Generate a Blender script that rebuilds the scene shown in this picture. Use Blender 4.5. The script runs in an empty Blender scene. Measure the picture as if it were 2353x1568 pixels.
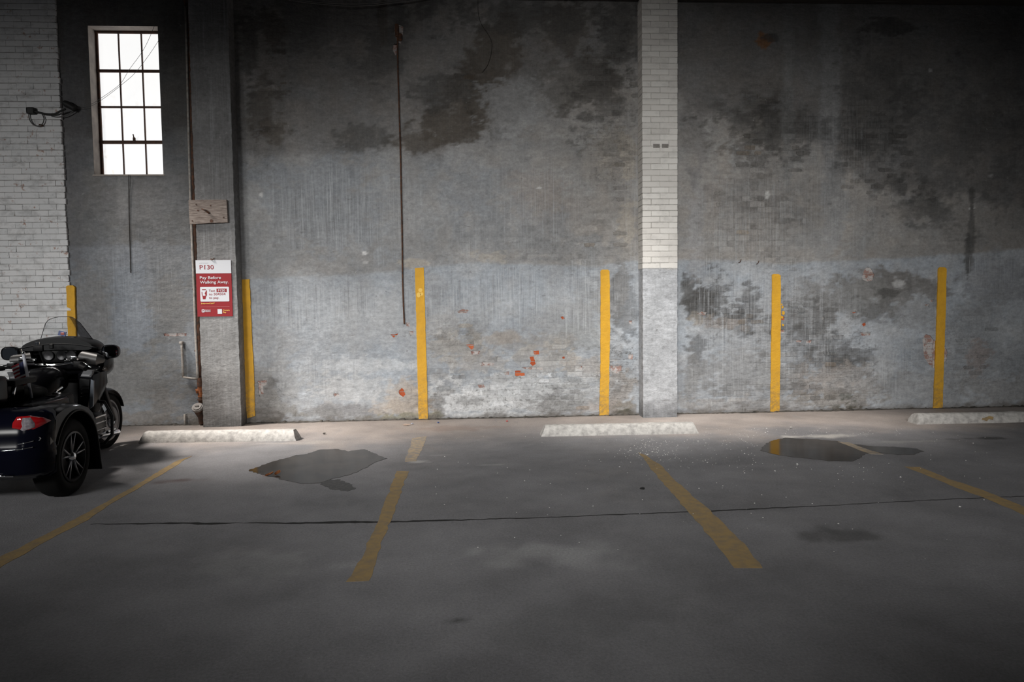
import bpy, bmesh, math, random
import numpy as np
from mathutils import Vector, Matrix
from mathutils.geometry import delaunay_2d_cdt, tessellate_polygon

random.seed(7)
S = bpy.context.scene
C = S.collection

# ------------------------------------------------------------------ camera
W, H = 2353, 1568
FPX, YAW, PITCH, ROLL, CAMH, CAMD = 1583.8, 0.05549, 0.05335, -0.01268, 1.575, 9.49
def cam_axes():
    f = Vector((math.sin(YAW)*math.cos(PITCH), math.cos(YAW)*math.cos(PITCH), -math.sin(PITCH)))
    r = Vector((math.cos(YAW), -math.sin(YAW), 0)); u = r.cross(f)
    return (math.cos(ROLL)*r+math.sin(ROLL)*u, -math.sin(ROLL)*r+math.cos(ROLL)*u, f)
CR, CU, CF = cam_axes()
CO = Vector((0, -CAMD, CAMH))
cd = bpy.data.cameras.new('camera'); cam = bpy.data.objects.new('camera', cd); C.objects.link(cam)
cd.sensor_width = 36; cd.lens = FPX/W*36; cd.clip_start = 0.05; cd.clip_end = 200
cam.matrix_world = Matrix(((CR.x, CU.x, -CF.x, CO.x), (CR.y, CU.y, -CF.y, CO.y), (CR.z, CU.z, -CF.z, CO.z), (0, 0, 0, 1)))
S.camera = cam

# ------------------------------------------------------------------ world, lights, exposure
S.view_settings.view_transform = 'Standard'; S.view_settings.look = 'None'
S.view_settings.exposure = 0.0; S.view_settings.gamma = 1.0; S.view_settings.use_curve_mapping = False
wd = bpy.data.worlds.new('overcast_day'); S.world = wd; wd.use_nodes = True
wd.node_tree.nodes['Background'].inputs[0].default_value = (0.80, 0.88, 1.0, 1)
wd.node_tree.nodes['Background'].inputs[1].default_value = 0.028
def area_light(name, loc, target, sx, sy, power, col, spread):
    l = bpy.data.lights.new(name, 'AREA'); l.shape = 'RECTANGLE'; l.size = sx; l.size_y = sy
    l.energy = power; l.color = col; l.spread = math.radians(spread)
    o = bpy.data.objects.new(name, l); C.objects.link(o); o.location = loc
    o.rotation_euler = (Vector(target)-Vector(loc)).to_track_quat('-Z', 'Y').to_euler()
    return o
# unseen area lamps added behind the camera and under the roof to shape light
for lx, tx, pw, sp in ((-9.6, -5.4, 43, 40), (-6.2, -1.9, 30, 36), (-1.2, 1.2, 74, 45), (1.6, 5.2, 36, 40)):
    area_light('added_rear_lamp', (lx, -13.2, 4.4), (tx, 0, 0.45 if lx < -9 else 0.7), 1.8, 1.2, pw, (1.0, 0.985, 0.96), sp)
area_light('added_roof_lamp', (-6.4, -1.8, 5.6), (-2.35, -1.0, 0), 1.3, 0.8, 47, (1.0, 0.93, 0.86), 38)  # unseen lamp, added for the left floor pool and the motorcycle's shadow
area_light('added_roof_lamp', (1.9, -1.9, 5.55), (2.15, -0.75, 0), 0.7, 0.6, 17, (1.0, 0.95, 0.89), 40)  # unseen lamp, added to brighten the middle wheel stop and wall foot
area_light('added_roof_lamp', (3.9, -1.9, 5.55), (4.3, -0.75, 0), 0.9, 0.6, 15, (1.0, 0.94, 0.88), 40)  # unseen lamp, added for the soft pool at the right

# ------------------------------------------------------------------ helpers
def ray(px, py): return CF + CR*((px-W/2)/FPX) - CU*((py-H/2)/FPX)
def wp(px, py, y=0.0):
    d = ray(px, py); return CO + d*((y-CO.y)/d.y)
def fp(px, py, z=0.0):
    d = ray(px, py); return CO + d*((z-CO.z)/d.z)
def to_px(X, Z, Y=0.0):
    dx, dy, dz = X-CO.x, Y-CO.y, Z-CO.z
    zz = dx*CF.x+dy*CF.y+dz*CF.z
    return W/2+FPX*(dx*CR.x+dy*CR.y+dz*CR.z)/zz, H/2-FPX*(dx*CU.x+dy*CU.y+dz*CU.z)/zz

def obj(name, bm, mat, parent=None, smooth=False, origin=None, bevel=None):
    """Link a bmesh as one mesh object."""
    me = bpy.data.meshes.new(name)
    if origin is not None: bmesh.ops.translate(bm, verts=bm.verts, vec=-Vector(origin))
    bmesh.ops.recalc_face_normals(bm, faces=bm.faces)
    bm.to_mesh(me); bm.free()
    for m in (mat if isinstance(mat, (list, tuple)) else [mat]): me.materials.append(m)
    o = bpy.data.objects.new(name, me); C.objects.link(o)
    if origin is not None: o.location = origin
    if parent is not None: o.parent = parent
    if smooth: me.shade_smooth()
    if bevel:
        md = o.modifiers.new('bevel', 'BEVEL'); md.width = bevel; md.segments = 2; md.limit_method = 'ANGLE'; md.angle_limit = math.radians(40)
    if smooth == 'auto':
        me.shade_smooth()
        md = o.modifiers.new('edges', 'EDGE_SPLIT'); md.split_angle = math.radians(38)
    return o
def tag(o, label=None, cat=None, group=None, kind=None):
    if label: o['label'] = label
    if cat: o['category'] = cat
    if group: o['group'] = group
    if kind: o['kind'] = kind
    return o
def empty(name, loc, rz=0):
    o = bpy.data.objects.new(name, None); C.objects.link(o); o.location = loc; o.rotation_euler = (0, 0, rz); o.empty_display_size = 0.2
    return o
def B(): return bmesh.new()
def box(bm, c, s, bev=0.0, seg=1, rot=None):
    r = bmesh.ops.create_cube(bm, size=1.0); vs = r['verts']
    bmesh.ops.scale(bm, verts=vs, vec=s)
    if bev:
        es = list({e for v in vs for e in v.link_edges})
        r2 = bmesh.ops.bevel(bm, geom=es, offset=bev, segments=seg, profile=0.6, affect='EDGES')
        vs = list({v for f in r2['faces'] for v in f.verts} | {v for v in vs if v.is_valid})
    if rot: bmesh.ops.rotate(bm, verts=vs, cent=(0, 0, 0), matrix=rot)
    bmesh.ops.translate(bm, verts=vs, vec=c)
    return vs
def prism(bm, pts, ax, a, b):
    """Extrude a 2-D outline along axis ax (0 x, 1 y, 2 z) from a to b."""
    def mk(p, t):
        return {0: (t, p[0], p[1]), 1: (p[0], t, p[1]), 2: (p[0], p[1], t)}[ax]
    va = [bm.verts.new(mk(p, a)) for p in pts]; vb = [bm.verts.new(mk(p, b)) for p in pts]
    n = len(pts)
    for i in range(n): bm.faces.new((va[i], va[(i+1) % n], vb[(i+1) % n], vb[i]))
    tri = tessellate_polygon([[Vector((p[0], p[1], 0)) for p in pts]])
    for t in tri:
        try:
            bm.faces.new([va[i] for i in t]); bm.faces.new([vb[i] for i in t])
        except ValueError: pass
def tube(bm, pts, r, seg=8, cap=True):
    pts = [Vector(p) for p in pts]; n = len(pts)
    rs = r if isinstance(r, (list, tuple)) else [r]*n
    up = None; rings = []
    for i, p in enumerate(pts):
        t = (pts[min(i+1, n-1)]-pts[max(i-1, 0)]).normalized()
        if up is None: up = t.orthogonal().normalized()
        up = (up-t*up.dot(t)).normalized(); w = t.cross(up)
        rings.append([bm.verts.new(p+(up*math.cos(2*math.pi*k/seg)+w*math.sin(2*math.pi*k/seg))*rs[i]) for k in range(seg)])
    for a, b in zip(rings, rings[1:]):
        for k in range(seg): bm.faces.new((a[k], a[(k+1) % seg], b[(k+1) % seg], b[k]))
    if cap: bm.faces.new(rings[0]); bm.faces.new(rings[-1])
def lathe(bm, prof, seg=32, axis=0, c=(0, 0, 0), closed=True):
    """Revolve (r, t) profile round an axis through c; t runs along the axis."""
    rings = []
    for r, t in prof:
        ring = []
        for k in range(seg):
            a = 2*math.pi*k/seg; ca, sa = r*math.cos(a), r*math.sin(a)
            v = {0: (t, ca, sa), 1: (ca, t, sa), 2: (ca, sa, t)}[axis]
            ring.append(bm.verts.new(Vector(v)+Vector(c)))
        rings.append(ring)
    pairs = list(zip(rings, rings[1:]))
    if closed: pairs.append((rings[-1], rings[0]))
    for a, b in pairs:
        for k in range(seg): bm.faces.new((a[k], a[(k+1) % seg], b[(k+1) % seg], b[k]))
    if not closed:
        for rg in (rings[0], rings[-1]):
            try: bm.faces.new(rg)
            except ValueError: pass
def loft(bm, rings, caps=True):
    vr = [[bm.verts.new(p) for p in rg] for rg in rings]; n = len(vr[0])
    for a, b in zip(vr, vr[1:]):
        for k in range(n): bm.faces.new((a[k], a[(k+1) % n], b[(k+1) % n], b[k]))
    if caps:
        bm.faces.new(vr[0]); bm.faces.new(vr[-1])
def jag(pts, step, amp, rnd):
    """Subdivide an outline and make it uneven."""
    out = []
    n = len(pts)
    for i in range(n):
        a = Vector(pts[i]); b = Vector(pts[(i+1) % n]); L = (b-a).length; k = max(1, int(L/step))
        nr = Vector((-(b-a).y, (b-a).x)).normalized() if L > 0 else Vector((0, 0))
        for j in range(k):
            p = a.lerp(b, j/k); out.append(p+nr*rnd.uniform(-amp, amp))
    return [(p.x, p.y) for p in out]

# ------------------------------------------------------------------ numpy noise
_rng = np.random.RandomState(3); _T = _rng.rand(256, 256)
def vnoise(x, y):
    xi = np.floor(x).astype(int); yi = np.floor(y).astype(int); fx = x-xi; fy = y-yi
    fx = fx*fx*(3-2*fx); fy = fy*fy*(3-2*fy)
    a = _T[xi % 256, yi % 256]; b = _T[(xi+1) % 256, yi % 256]; c = _T[xi % 256, (yi+1) % 256]; d = _T[(xi+1) % 256, (yi+1) % 256]
    return (a*(1-fx)+b*fx)*(1-fy)+(c*(1-fx)+d*fx)*fy
def fbm(x, y, s, o=4, off=0.0):
    t = 0; amp = .5; tot = 0
    for i in range(o):
        t = t+amp*vnoise(x*s+off+17.3*i, y*s+off*1.7+9.1*i); tot += amp; amp *= .55; s *= 2.05
    return t/tot
def sst(a, b, x):
    t = np.clip((x-a)/(b-a), 0, 1); return t*t*(3-2*t)

# ------------------------------------------------------------------ materials
def nodes_of(name):
    m = bpy.data.materials.new(name); m.use_nodes = True
    nt = m.node_tree; b = nt.nodes['Principled BSDF']; return m, nt, b
def N(nt, t, **kw):
    n = nt.nodes.new(t)
    for k, v in kw.items(): setattr(n, k, v)
    return n
def noise(nt, vec, scale, detail=5, rough=.6, sc=None):
    if sc is not None:
        mp = N(nt, 'ShaderNodeMapping'); mp.inputs['Scale'].default_value = sc; nt.links.new(vec, mp.inputs[0]); vec = mp.outputs[0]
    n = N(nt, 'ShaderNodeTexNoise'); n.inputs['Scale'].default_value = scale; n.inputs['Detail'].default_value = detail; n.inputs['Roughness'].default_value = rough
    nt.links.new(vec, n.inputs['Vector']); return n.outputs['Fac']
def mapr(nt, v, a, b, c, d):
    n = N(nt, 'ShaderNodeMapRange'); n.inputs[1].default_value = a; n.inputs[2].default_value = b; n.inputs[3].default_value = c; n.inputs[4].default_value = d
    nt.links.new(v, n.inputs[0]); return n.outputs[0]
def mth(nt, op, a, b):
    n = N(nt, 'ShaderNodeMath', operation=op)
    for i, v in enumerate((a, b)):
        if isinstance(v, (int, float)): n.inputs[i].default_value = v
        else: nt.links.new(v, n.inputs[i])
    return n.outputs[0]
def mixc(nt, fac, a, b, mode='MIX'):
    n = N(nt, 'ShaderNodeMix', data_type='RGBA', blend_type=mode)
    for s, v in ((0, fac), (6, a), (7, b)):
        if isinstance(v, (int, float)): n.inputs[s].default_value = v
        elif isinstance(v, tuple): n.inputs[s].default_value = (*v[:3], 1)
        else: nt.links.new(v, n.inputs[s])
    return n.outputs[2]
def bump(nt, b, h, strength, dist):
    n = N(nt, 'ShaderNodeBump'); n.inputs['Strength'].default_value = strength; n.inputs['Distance'].default_value = dist
    nt.links.new(h, n.inputs['Height']); nt.links.new(n.outputs[0], b.inputs['Normal'])
def simple(name, col, rough=.6, metal=0.0, col2=None, nscale=8.0, bmp=0.0, coat=0.0, bscale=None, contrast=(.35, .65), sc=None, spec=None):
    m, nt, b = nodes_of(name)
    b.inputs['Base Color'].default_value = (*col, 1); b.inputs['Roughness'].default_value = rough; b.inputs['Metallic'].default_value = metal
    b.inputs['Coat Weight'].default_value = coat; b.inputs['Coat Roughness'].default_value = .05
    if spec is not None: b.inputs['Specular IOR Level'].default_value = spec
    if col2 is not None or bmp:
        tc = N(nt, 'ShaderNodeTexCoord'); v = tc.outputs['Object']
        f = noise(nt, v, nscale, sc=sc)
        if col2 is not None:
            nt.links.new(mixc(nt, mapr(nt, f, contrast[0], contrast[1], 0, 1), col, col2), b.inputs['Base Color'])
        if bmp: bump(nt, b, noise(nt, v, bscale or nscale*3, 6) if bscale else f, bmp, .01)
    return m

# ------------------------------------------------------------------ surface materials
def wall_material():
    m, nt, b = nodes_of('painted_plaster')
    tc = N(nt, 'ShaderNodeTexCoord'); v = tc.outputs['Object']
    at = N(nt, 'ShaderNodeAttribute', attribute_name='tint'); mk = N(nt, 'ShaderNodeAttribute', attribute_name='mask')
    sp = N(nt, 'ShaderNodeSeparateColor'); nt.links.new(mk.outputs['Color'], sp.inputs[0])
    sw = N(nt, 'ShaderNodeSeparateXYZ'); nt.links.new(v, sw.inputs[0])
    cb = N(nt, 'ShaderNodeCombineXYZ'); nt.links.new(sw.outputs[0], cb.inputs[0]); nt.links.new(sw.outputs[2], cb.inputs[1])
    wob = noise(nt, v, 9, 3)
    wv = N(nt, 'ShaderNodeVectorMath', operation='ADD'); nt.links.new(cb.outputs[0], wv.inputs[0])
    wc = N(nt, 'ShaderNodeCombineXYZ'); w1 = mapr(nt, wob, 0, 1, -.022, .022); nt.links.new(w1, wc.inputs[0]); nt.links.new(w1, wc.inputs[1]); nt.links.new(wc.outputs[0], wv.inputs[1])
    br = N(nt, 'ShaderNodeTexBrick'); nt.links.new(wv.outputs[0], br.inputs['Vector'])
    for k, x in (('Scale', 1.0), ('Mortar Size', .009), ('Mortar Smooth', 1.0), ('Brick Width', .215), ('Row Height', .078), ('Bias', 0.0)): br.inputs[k].default_value = x
    br.inputs['Color1'].default_value = (0.42, .41, .40, 1); br.inputs['Color2'].default_value = (1.12, 1.11, 1.1, 1); br.inputs['Mortar'].default_value = (.72, .72, .72, 1)
    col = at.outputs['Color']
    big = noise(nt, v, 1.6, 8, .68); fine = noise(nt, v, 26, 6, .7)
    g = mth(nt, 'MULTIPLY', mth(nt, 'MULTIPLY', mapr(nt, big, .25, .75, .78, 1.22), mapr(nt, noise(nt, v, 9, 6, .72, sc=(1, 1, 1.8)), .25, .75, .74, 1.26)), mapr(nt, fine, .25, .75, .80, 1.20))
    gc = N(nt, 'ShaderNodeCombineColor')
    for i in range(3): nt.links.new(g, gc.inputs[i])
    col = mixc(nt, 1.0, col, gc.outputs[0], 'MULTIPLY')
    # brush and run marks
    st = noise(nt, v, 1.0, 5, .75, sc=(46, 1, 1.1)); st2 = noise(nt, v, 1.0, 3, .6, sc=(13, 1, .7))
    sf = mth(nt, 'MULTIPLY', mapr(nt, st, .47, .66, 0, 1), mth(nt, 'MULTIPLY', sp.outputs[1], mapr(nt, st2, .35, .65, .2, 1)))
    col = mixc(nt, sf, col, (.56, .585, .61))
    sd = noise(nt, v, 1.0, 4, .7, sc=(30, 1, .9))
    col = mixc(nt, mth(nt, 'MULTIPLY', mapr(nt, sd, .52, .70, 0, .55), sp.outputs[1]), col, (.14, .14, .145))
    # brick-by-brick weathering
    pn = noise(nt, v, 3.2, 4, .65)
    bf = mth(nt, 'MULTIPLY', sp.outputs[0], mapr(nt, pn, .42, .60, .05, 1))
    col = mixc(nt, bf, col, mixc(nt, 1.0, col, br.outputs['Color'], 'MULTIPLY'))
    # blistered dark specks and pale chips
    mo = noise(nt, v, 13, 7, .75, sc=(1, 1, 1.7)); mo2 = noise(nt, v, 42, 4, .7, sc=(1, 1, 1.6))
    col = mixc(nt, mth(nt, 'MULTIPLY', mapr(nt, mo, .53, .62, 0, .85), sp.outputs[2]), col, (.13, .125, .12))
    col = mixc(nt, mth(nt, 'MULTIPLY', mapr(nt, mo2, .58, .66, 0, .7), sp.outputs[2]), col, (.10, .095, .09))
    col = mixc(nt, mapr(nt, noise(nt, v, 9, 8, .8), .615, .68, 0, .65), col, (.11, .10, .10))
    col = mixc(nt, mapr(nt, noise(nt, v, 1.0, 8, .75, sc=(4.5, 1, 15)), .60, .67, 0, .5), col, (.12, .115, .11))
    col = mixc(nt, mth(nt, 'MULTIPLY', mapr(nt, noise(nt, v, 15, 6, .8), .62, .68, 0, .6), mapr(nt, noise(nt, v, 1.3, 3), .42, .62, .05, 1)), col, (.52, .52, .51))
    nt.links.new(col, b.inputs['Base Color']); b.inputs['Roughness'].default_value = .88; b.inputs['Specular IOR Level'].default_value = .25
    bh = mth(nt, 'ADD', mth(nt, 'MULTIPLY', mth(nt, 'SUBTRACT', 1, br.outputs['Fac']), mth(nt, 'MULTIPLY', mth(nt, 'MAXIMUM', mth(nt, 'SUBTRACT', sp.outputs[0], .2), 0), .55)),
             mth(nt, 'ADD', mth(nt, 'MULTIPLY', noise(nt, v, 7, 8, .65, sc=(1, 1, 2.2)), 1.1), mth(nt, 'MULTIPLY', mo, mth(nt, 'MULTIPLY', sp.outputs[2], 1.0))))
    bump(nt, b, mth(nt, 'ADD', bh, mth(nt, 'MULTIPLY', fine, .25)), .6, .022)
    return m
def floor_material():
    m, nt, b = nodes_of('old_asphalt')
    tc = N(nt, 'ShaderNodeTexCoord'); v = tc.outputs['Object']
    at = N(nt, 'ShaderNodeAttribute', attribute_name='tint')
    col = at.outputs['Color']
    g = mth(nt, 'MULTIPLY', mapr(nt, noise(nt, v, 1.1, 7, .65), .25, .75, .70, 1.30), mapr(nt, noise(nt, v, 60, 5, .75), .25, .75, .70, 1.30))
    gc = N(nt, 'ShaderNodeCombineColor')
    for i in range(3): nt.links.new(g, gc.inputs[i])
    col = mixc(nt, 1.0, col, gc.outputs[0], 'MULTIPLY')
    col = mixc(nt, mapr(nt, noise(nt, v, 1.0, 6, .8, sc=(5, 1.6, 1)), .56, .70, 0, .55), col, (.24, .24, .245))
    col = mixc(nt, mapr(nt, noise(nt, v, 15, 6, .8), .655, .72, 0, .75), col, (.035, .024, .024))
    sc_ = noise(nt, v, 24, 5, .8); ar = noise(nt, v, .9, 3)
    col = mixc(nt, mth(nt, 'MULTIPLY', mapr(nt, sc_, .65, .71, 0, .8), mapr(nt, ar, .45, .62, .08, 1)), col, (.46, .45, .44))
    nt.links.new(col, b.inputs['Base Color'])
    nt.links.new(mapr(nt, noise(nt, v, 2.3, 5), .3, .7, .52, .85), b.inputs['Roughness']); b.inputs['Specular IOR Level'].default_value = .35
    bump(nt, b, mth(nt, 'ADD', noise(nt, v, 90, 4, .7), mth(nt, 'MULTIPLY', noise(nt, v, 6, 5), .7)), .35, .01)
    return m
def brick_material(name, c1, c2, chip, chip_lo=.6, grime=.35):
    """Painted or bare brick: per-object tone plus chips where the paint is gone."""
    m, nt, b = nodes_of(name)
    tc = N(nt, 'ShaderNodeTexCoord'); oi = N(nt, 'ShaderNodeObjectInfo'); ge = N(nt, 'ShaderNodeNewGeometry'); v = ge.outputs['Position']
    col = mixc(nt, oi.outputs['Random'], c1, c2)
    col = mixc(nt, mapr(nt, noise(nt, v, 11, 6, .75), chip_lo, chip_lo+.06, 0, .9), col, chip)
    col = mixc(nt, mapr(nt, noise(nt, v, 4.5, 7, .7, sc=(1, 1, 1.6)), .5, .75, 0, grime), col, (.09, .085, .08))
    nt.links.new(col, b.inputs['Base Color']); b.inputs['Roughness'].default_value = .85; b.inputs['Specular IOR Level'].default_value = .25
    bump(nt, b, noise(nt, v, 40, 6, .7), .5, .006)
    return m
M = {}
M['wall'] = wall_material(); M['floor'] = floor_material()
M['white_brick'] = brick_material('white_painted_brick', (.72, .73, .74), (.80, .80, .805), (.40, .25, .20), .60, .55)
M['pier_brick'] = brick_material('cream_painted_brick', (.70, .675, .64), (.82, .80, .76), (.36, .33, .30), .70, .30)
M['red_brick'] = brick_material('bare_red_brick', (.40, .08, .03), (.55, .14, .055), (.34, .26, .22), .58, .3)
M['old_brick'] = brick_material('paint_stained_brick', (.27, .14, .115), (.36, .24, .21), (.50, .48, .47), .46, .35)
M['mortar'] = simple('lime_mortar', (.42, .41, .40), .95, col2=(.24, .23, .22), nscale=20, bmp=.4)
M['joint'] = simple('painted_mortar', (.50, .50, .50), .95, col2=(.26, .25, .24), nscale=7, bmp=.4)
M['concrete'] = simple('wheel_stop_concrete', (.54, .525, .50), .9, col2=(.27, .26, .25), nscale=17, bmp=.5, bscale=30, contrast=(.38, .75))
def stripe_material():
    m, nt, b = nodes_of('yellow_wall_paint')
    v = N(nt, 'ShaderNodeTexCoord').outputs['Object']; sz = N(nt, 'ShaderNodeSeparateXYZ'); nt.links.new(v, sz.inputs[0])
    col = mixc(nt, mapr(nt, noise(nt, v, 4, 6, .7), .35, .7, 0, 1), (.76, .41, .022), (.60, .315, .022))
    n2 = noise(nt, v, 22, 6, .75)
    foot = mapr(nt, sz.outputs[2], 0, .75, 1, 0)
    col = mixc(nt, mth(nt, 'MULTIPLY', mapr(nt, n2, .42, .62, .1, .8), foot), col, (.20, .15, .08))
    col = mixc(nt, mapr(nt, noise(nt, v, 16, 7, .8), .67, .72, 0, .8), col, (.22, .15, .07))
    nt.links.new(col, b.inputs['Base Color']); b.inputs['Roughness'].default_value = .65
    bump(nt, b, mth(nt, 'ADD', n2, noise(nt, v, 6, 6, .7, sc=(1, 1, 2.2))), .55, .015)
    return m
M['yellow'] = stripe_material()
M['line'] = simple('worn_yellow_road_paint', (.37, .255, .11), .75, col2=(.26, .20, .125), nscale=13, bmp=.3, contrast=(.40, .68))
M['line_faint'] = simple('almost_worn_off_road_paint', (.40, .31, .20), .8, col2=(.25, .225, .20), nscale=14, bmp=.3, contrast=(.38, .58))
M['rust'] = simple('rusty_iron', (.13, .055, .028), .85, col2=(.045, .03, .024), nscale=26, bmp=.5)
M['galv'] = simple('galvanised_steel', (.40, .385, .36), .55, .0, col2=(.24, .20, .17), nscale=18)
M['wood'] = simple('weathered_timber', (.36, .31, .275), .85, col2=(.15, .115, .10), nscale=6, sc=(2, 6, 22), bmp=.4)
M['dark_wood'] = simple('soot_dark_timber', (.045, .038, .032), .9, col2=(.02, .018, .016), nscale=5, sc=(1, 8, 8), bmp=.3)
M['black'] = simple('black_rubber', (.012, .012, .012), .6)
M['frame'] = simple('rusted_window_steel', (.055, .035, .028), .8, col2=(.11, .05, .03), nscale=25)
M['reveal'] = simple('chalky_window_reveal', (.42, .37, .33), .9, col2=(.28, .25, .23), nscale=7)
M['wire'] = simple('grey_cable', (.10, .10, .10), .6)
M['brown_wire'] = simple('dark_cable', (.03, .026, .024), .7)

# ------------------------------------------------------------------ colours of the long wall
YB = [(-400, 575), (165, 566), (440, 562), (470, 600), (560, 642), (640, 640), (760, 634), (900, 624), (950, 612), (1100, 606), (1380, 612), (1440, 600), (1600, 598), (1700, 600), (1800, 606), (1900, 601), (2100, 592), (2200, 584), (2353, 576), (2800, 565)]
Y2 = [(-400, 330), (440, 300), (560, 342), (600, 352), (660, 372), (740, 360), (860, 348), (940, 362), (1010, 366), (1080, 300), (1160, 190), (1300, 150), (1480, 150), (1600, 250), (1900, 330), (2000, 440), (2353, 470), (2800, 480)]
LIGHT = np.array((.352, .376, .405)); MID = np.array((.300, .305, .31)); DARK = np.array((.197, .192, .188))
TAN = (.42, .385, .335); BRN = (.105, .092, .078); DK = (.085, .083, .08); PALE = (.64, .65, .66); GR = (.25, .25, .25); MOSS = (.055, .055, .03)
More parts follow.
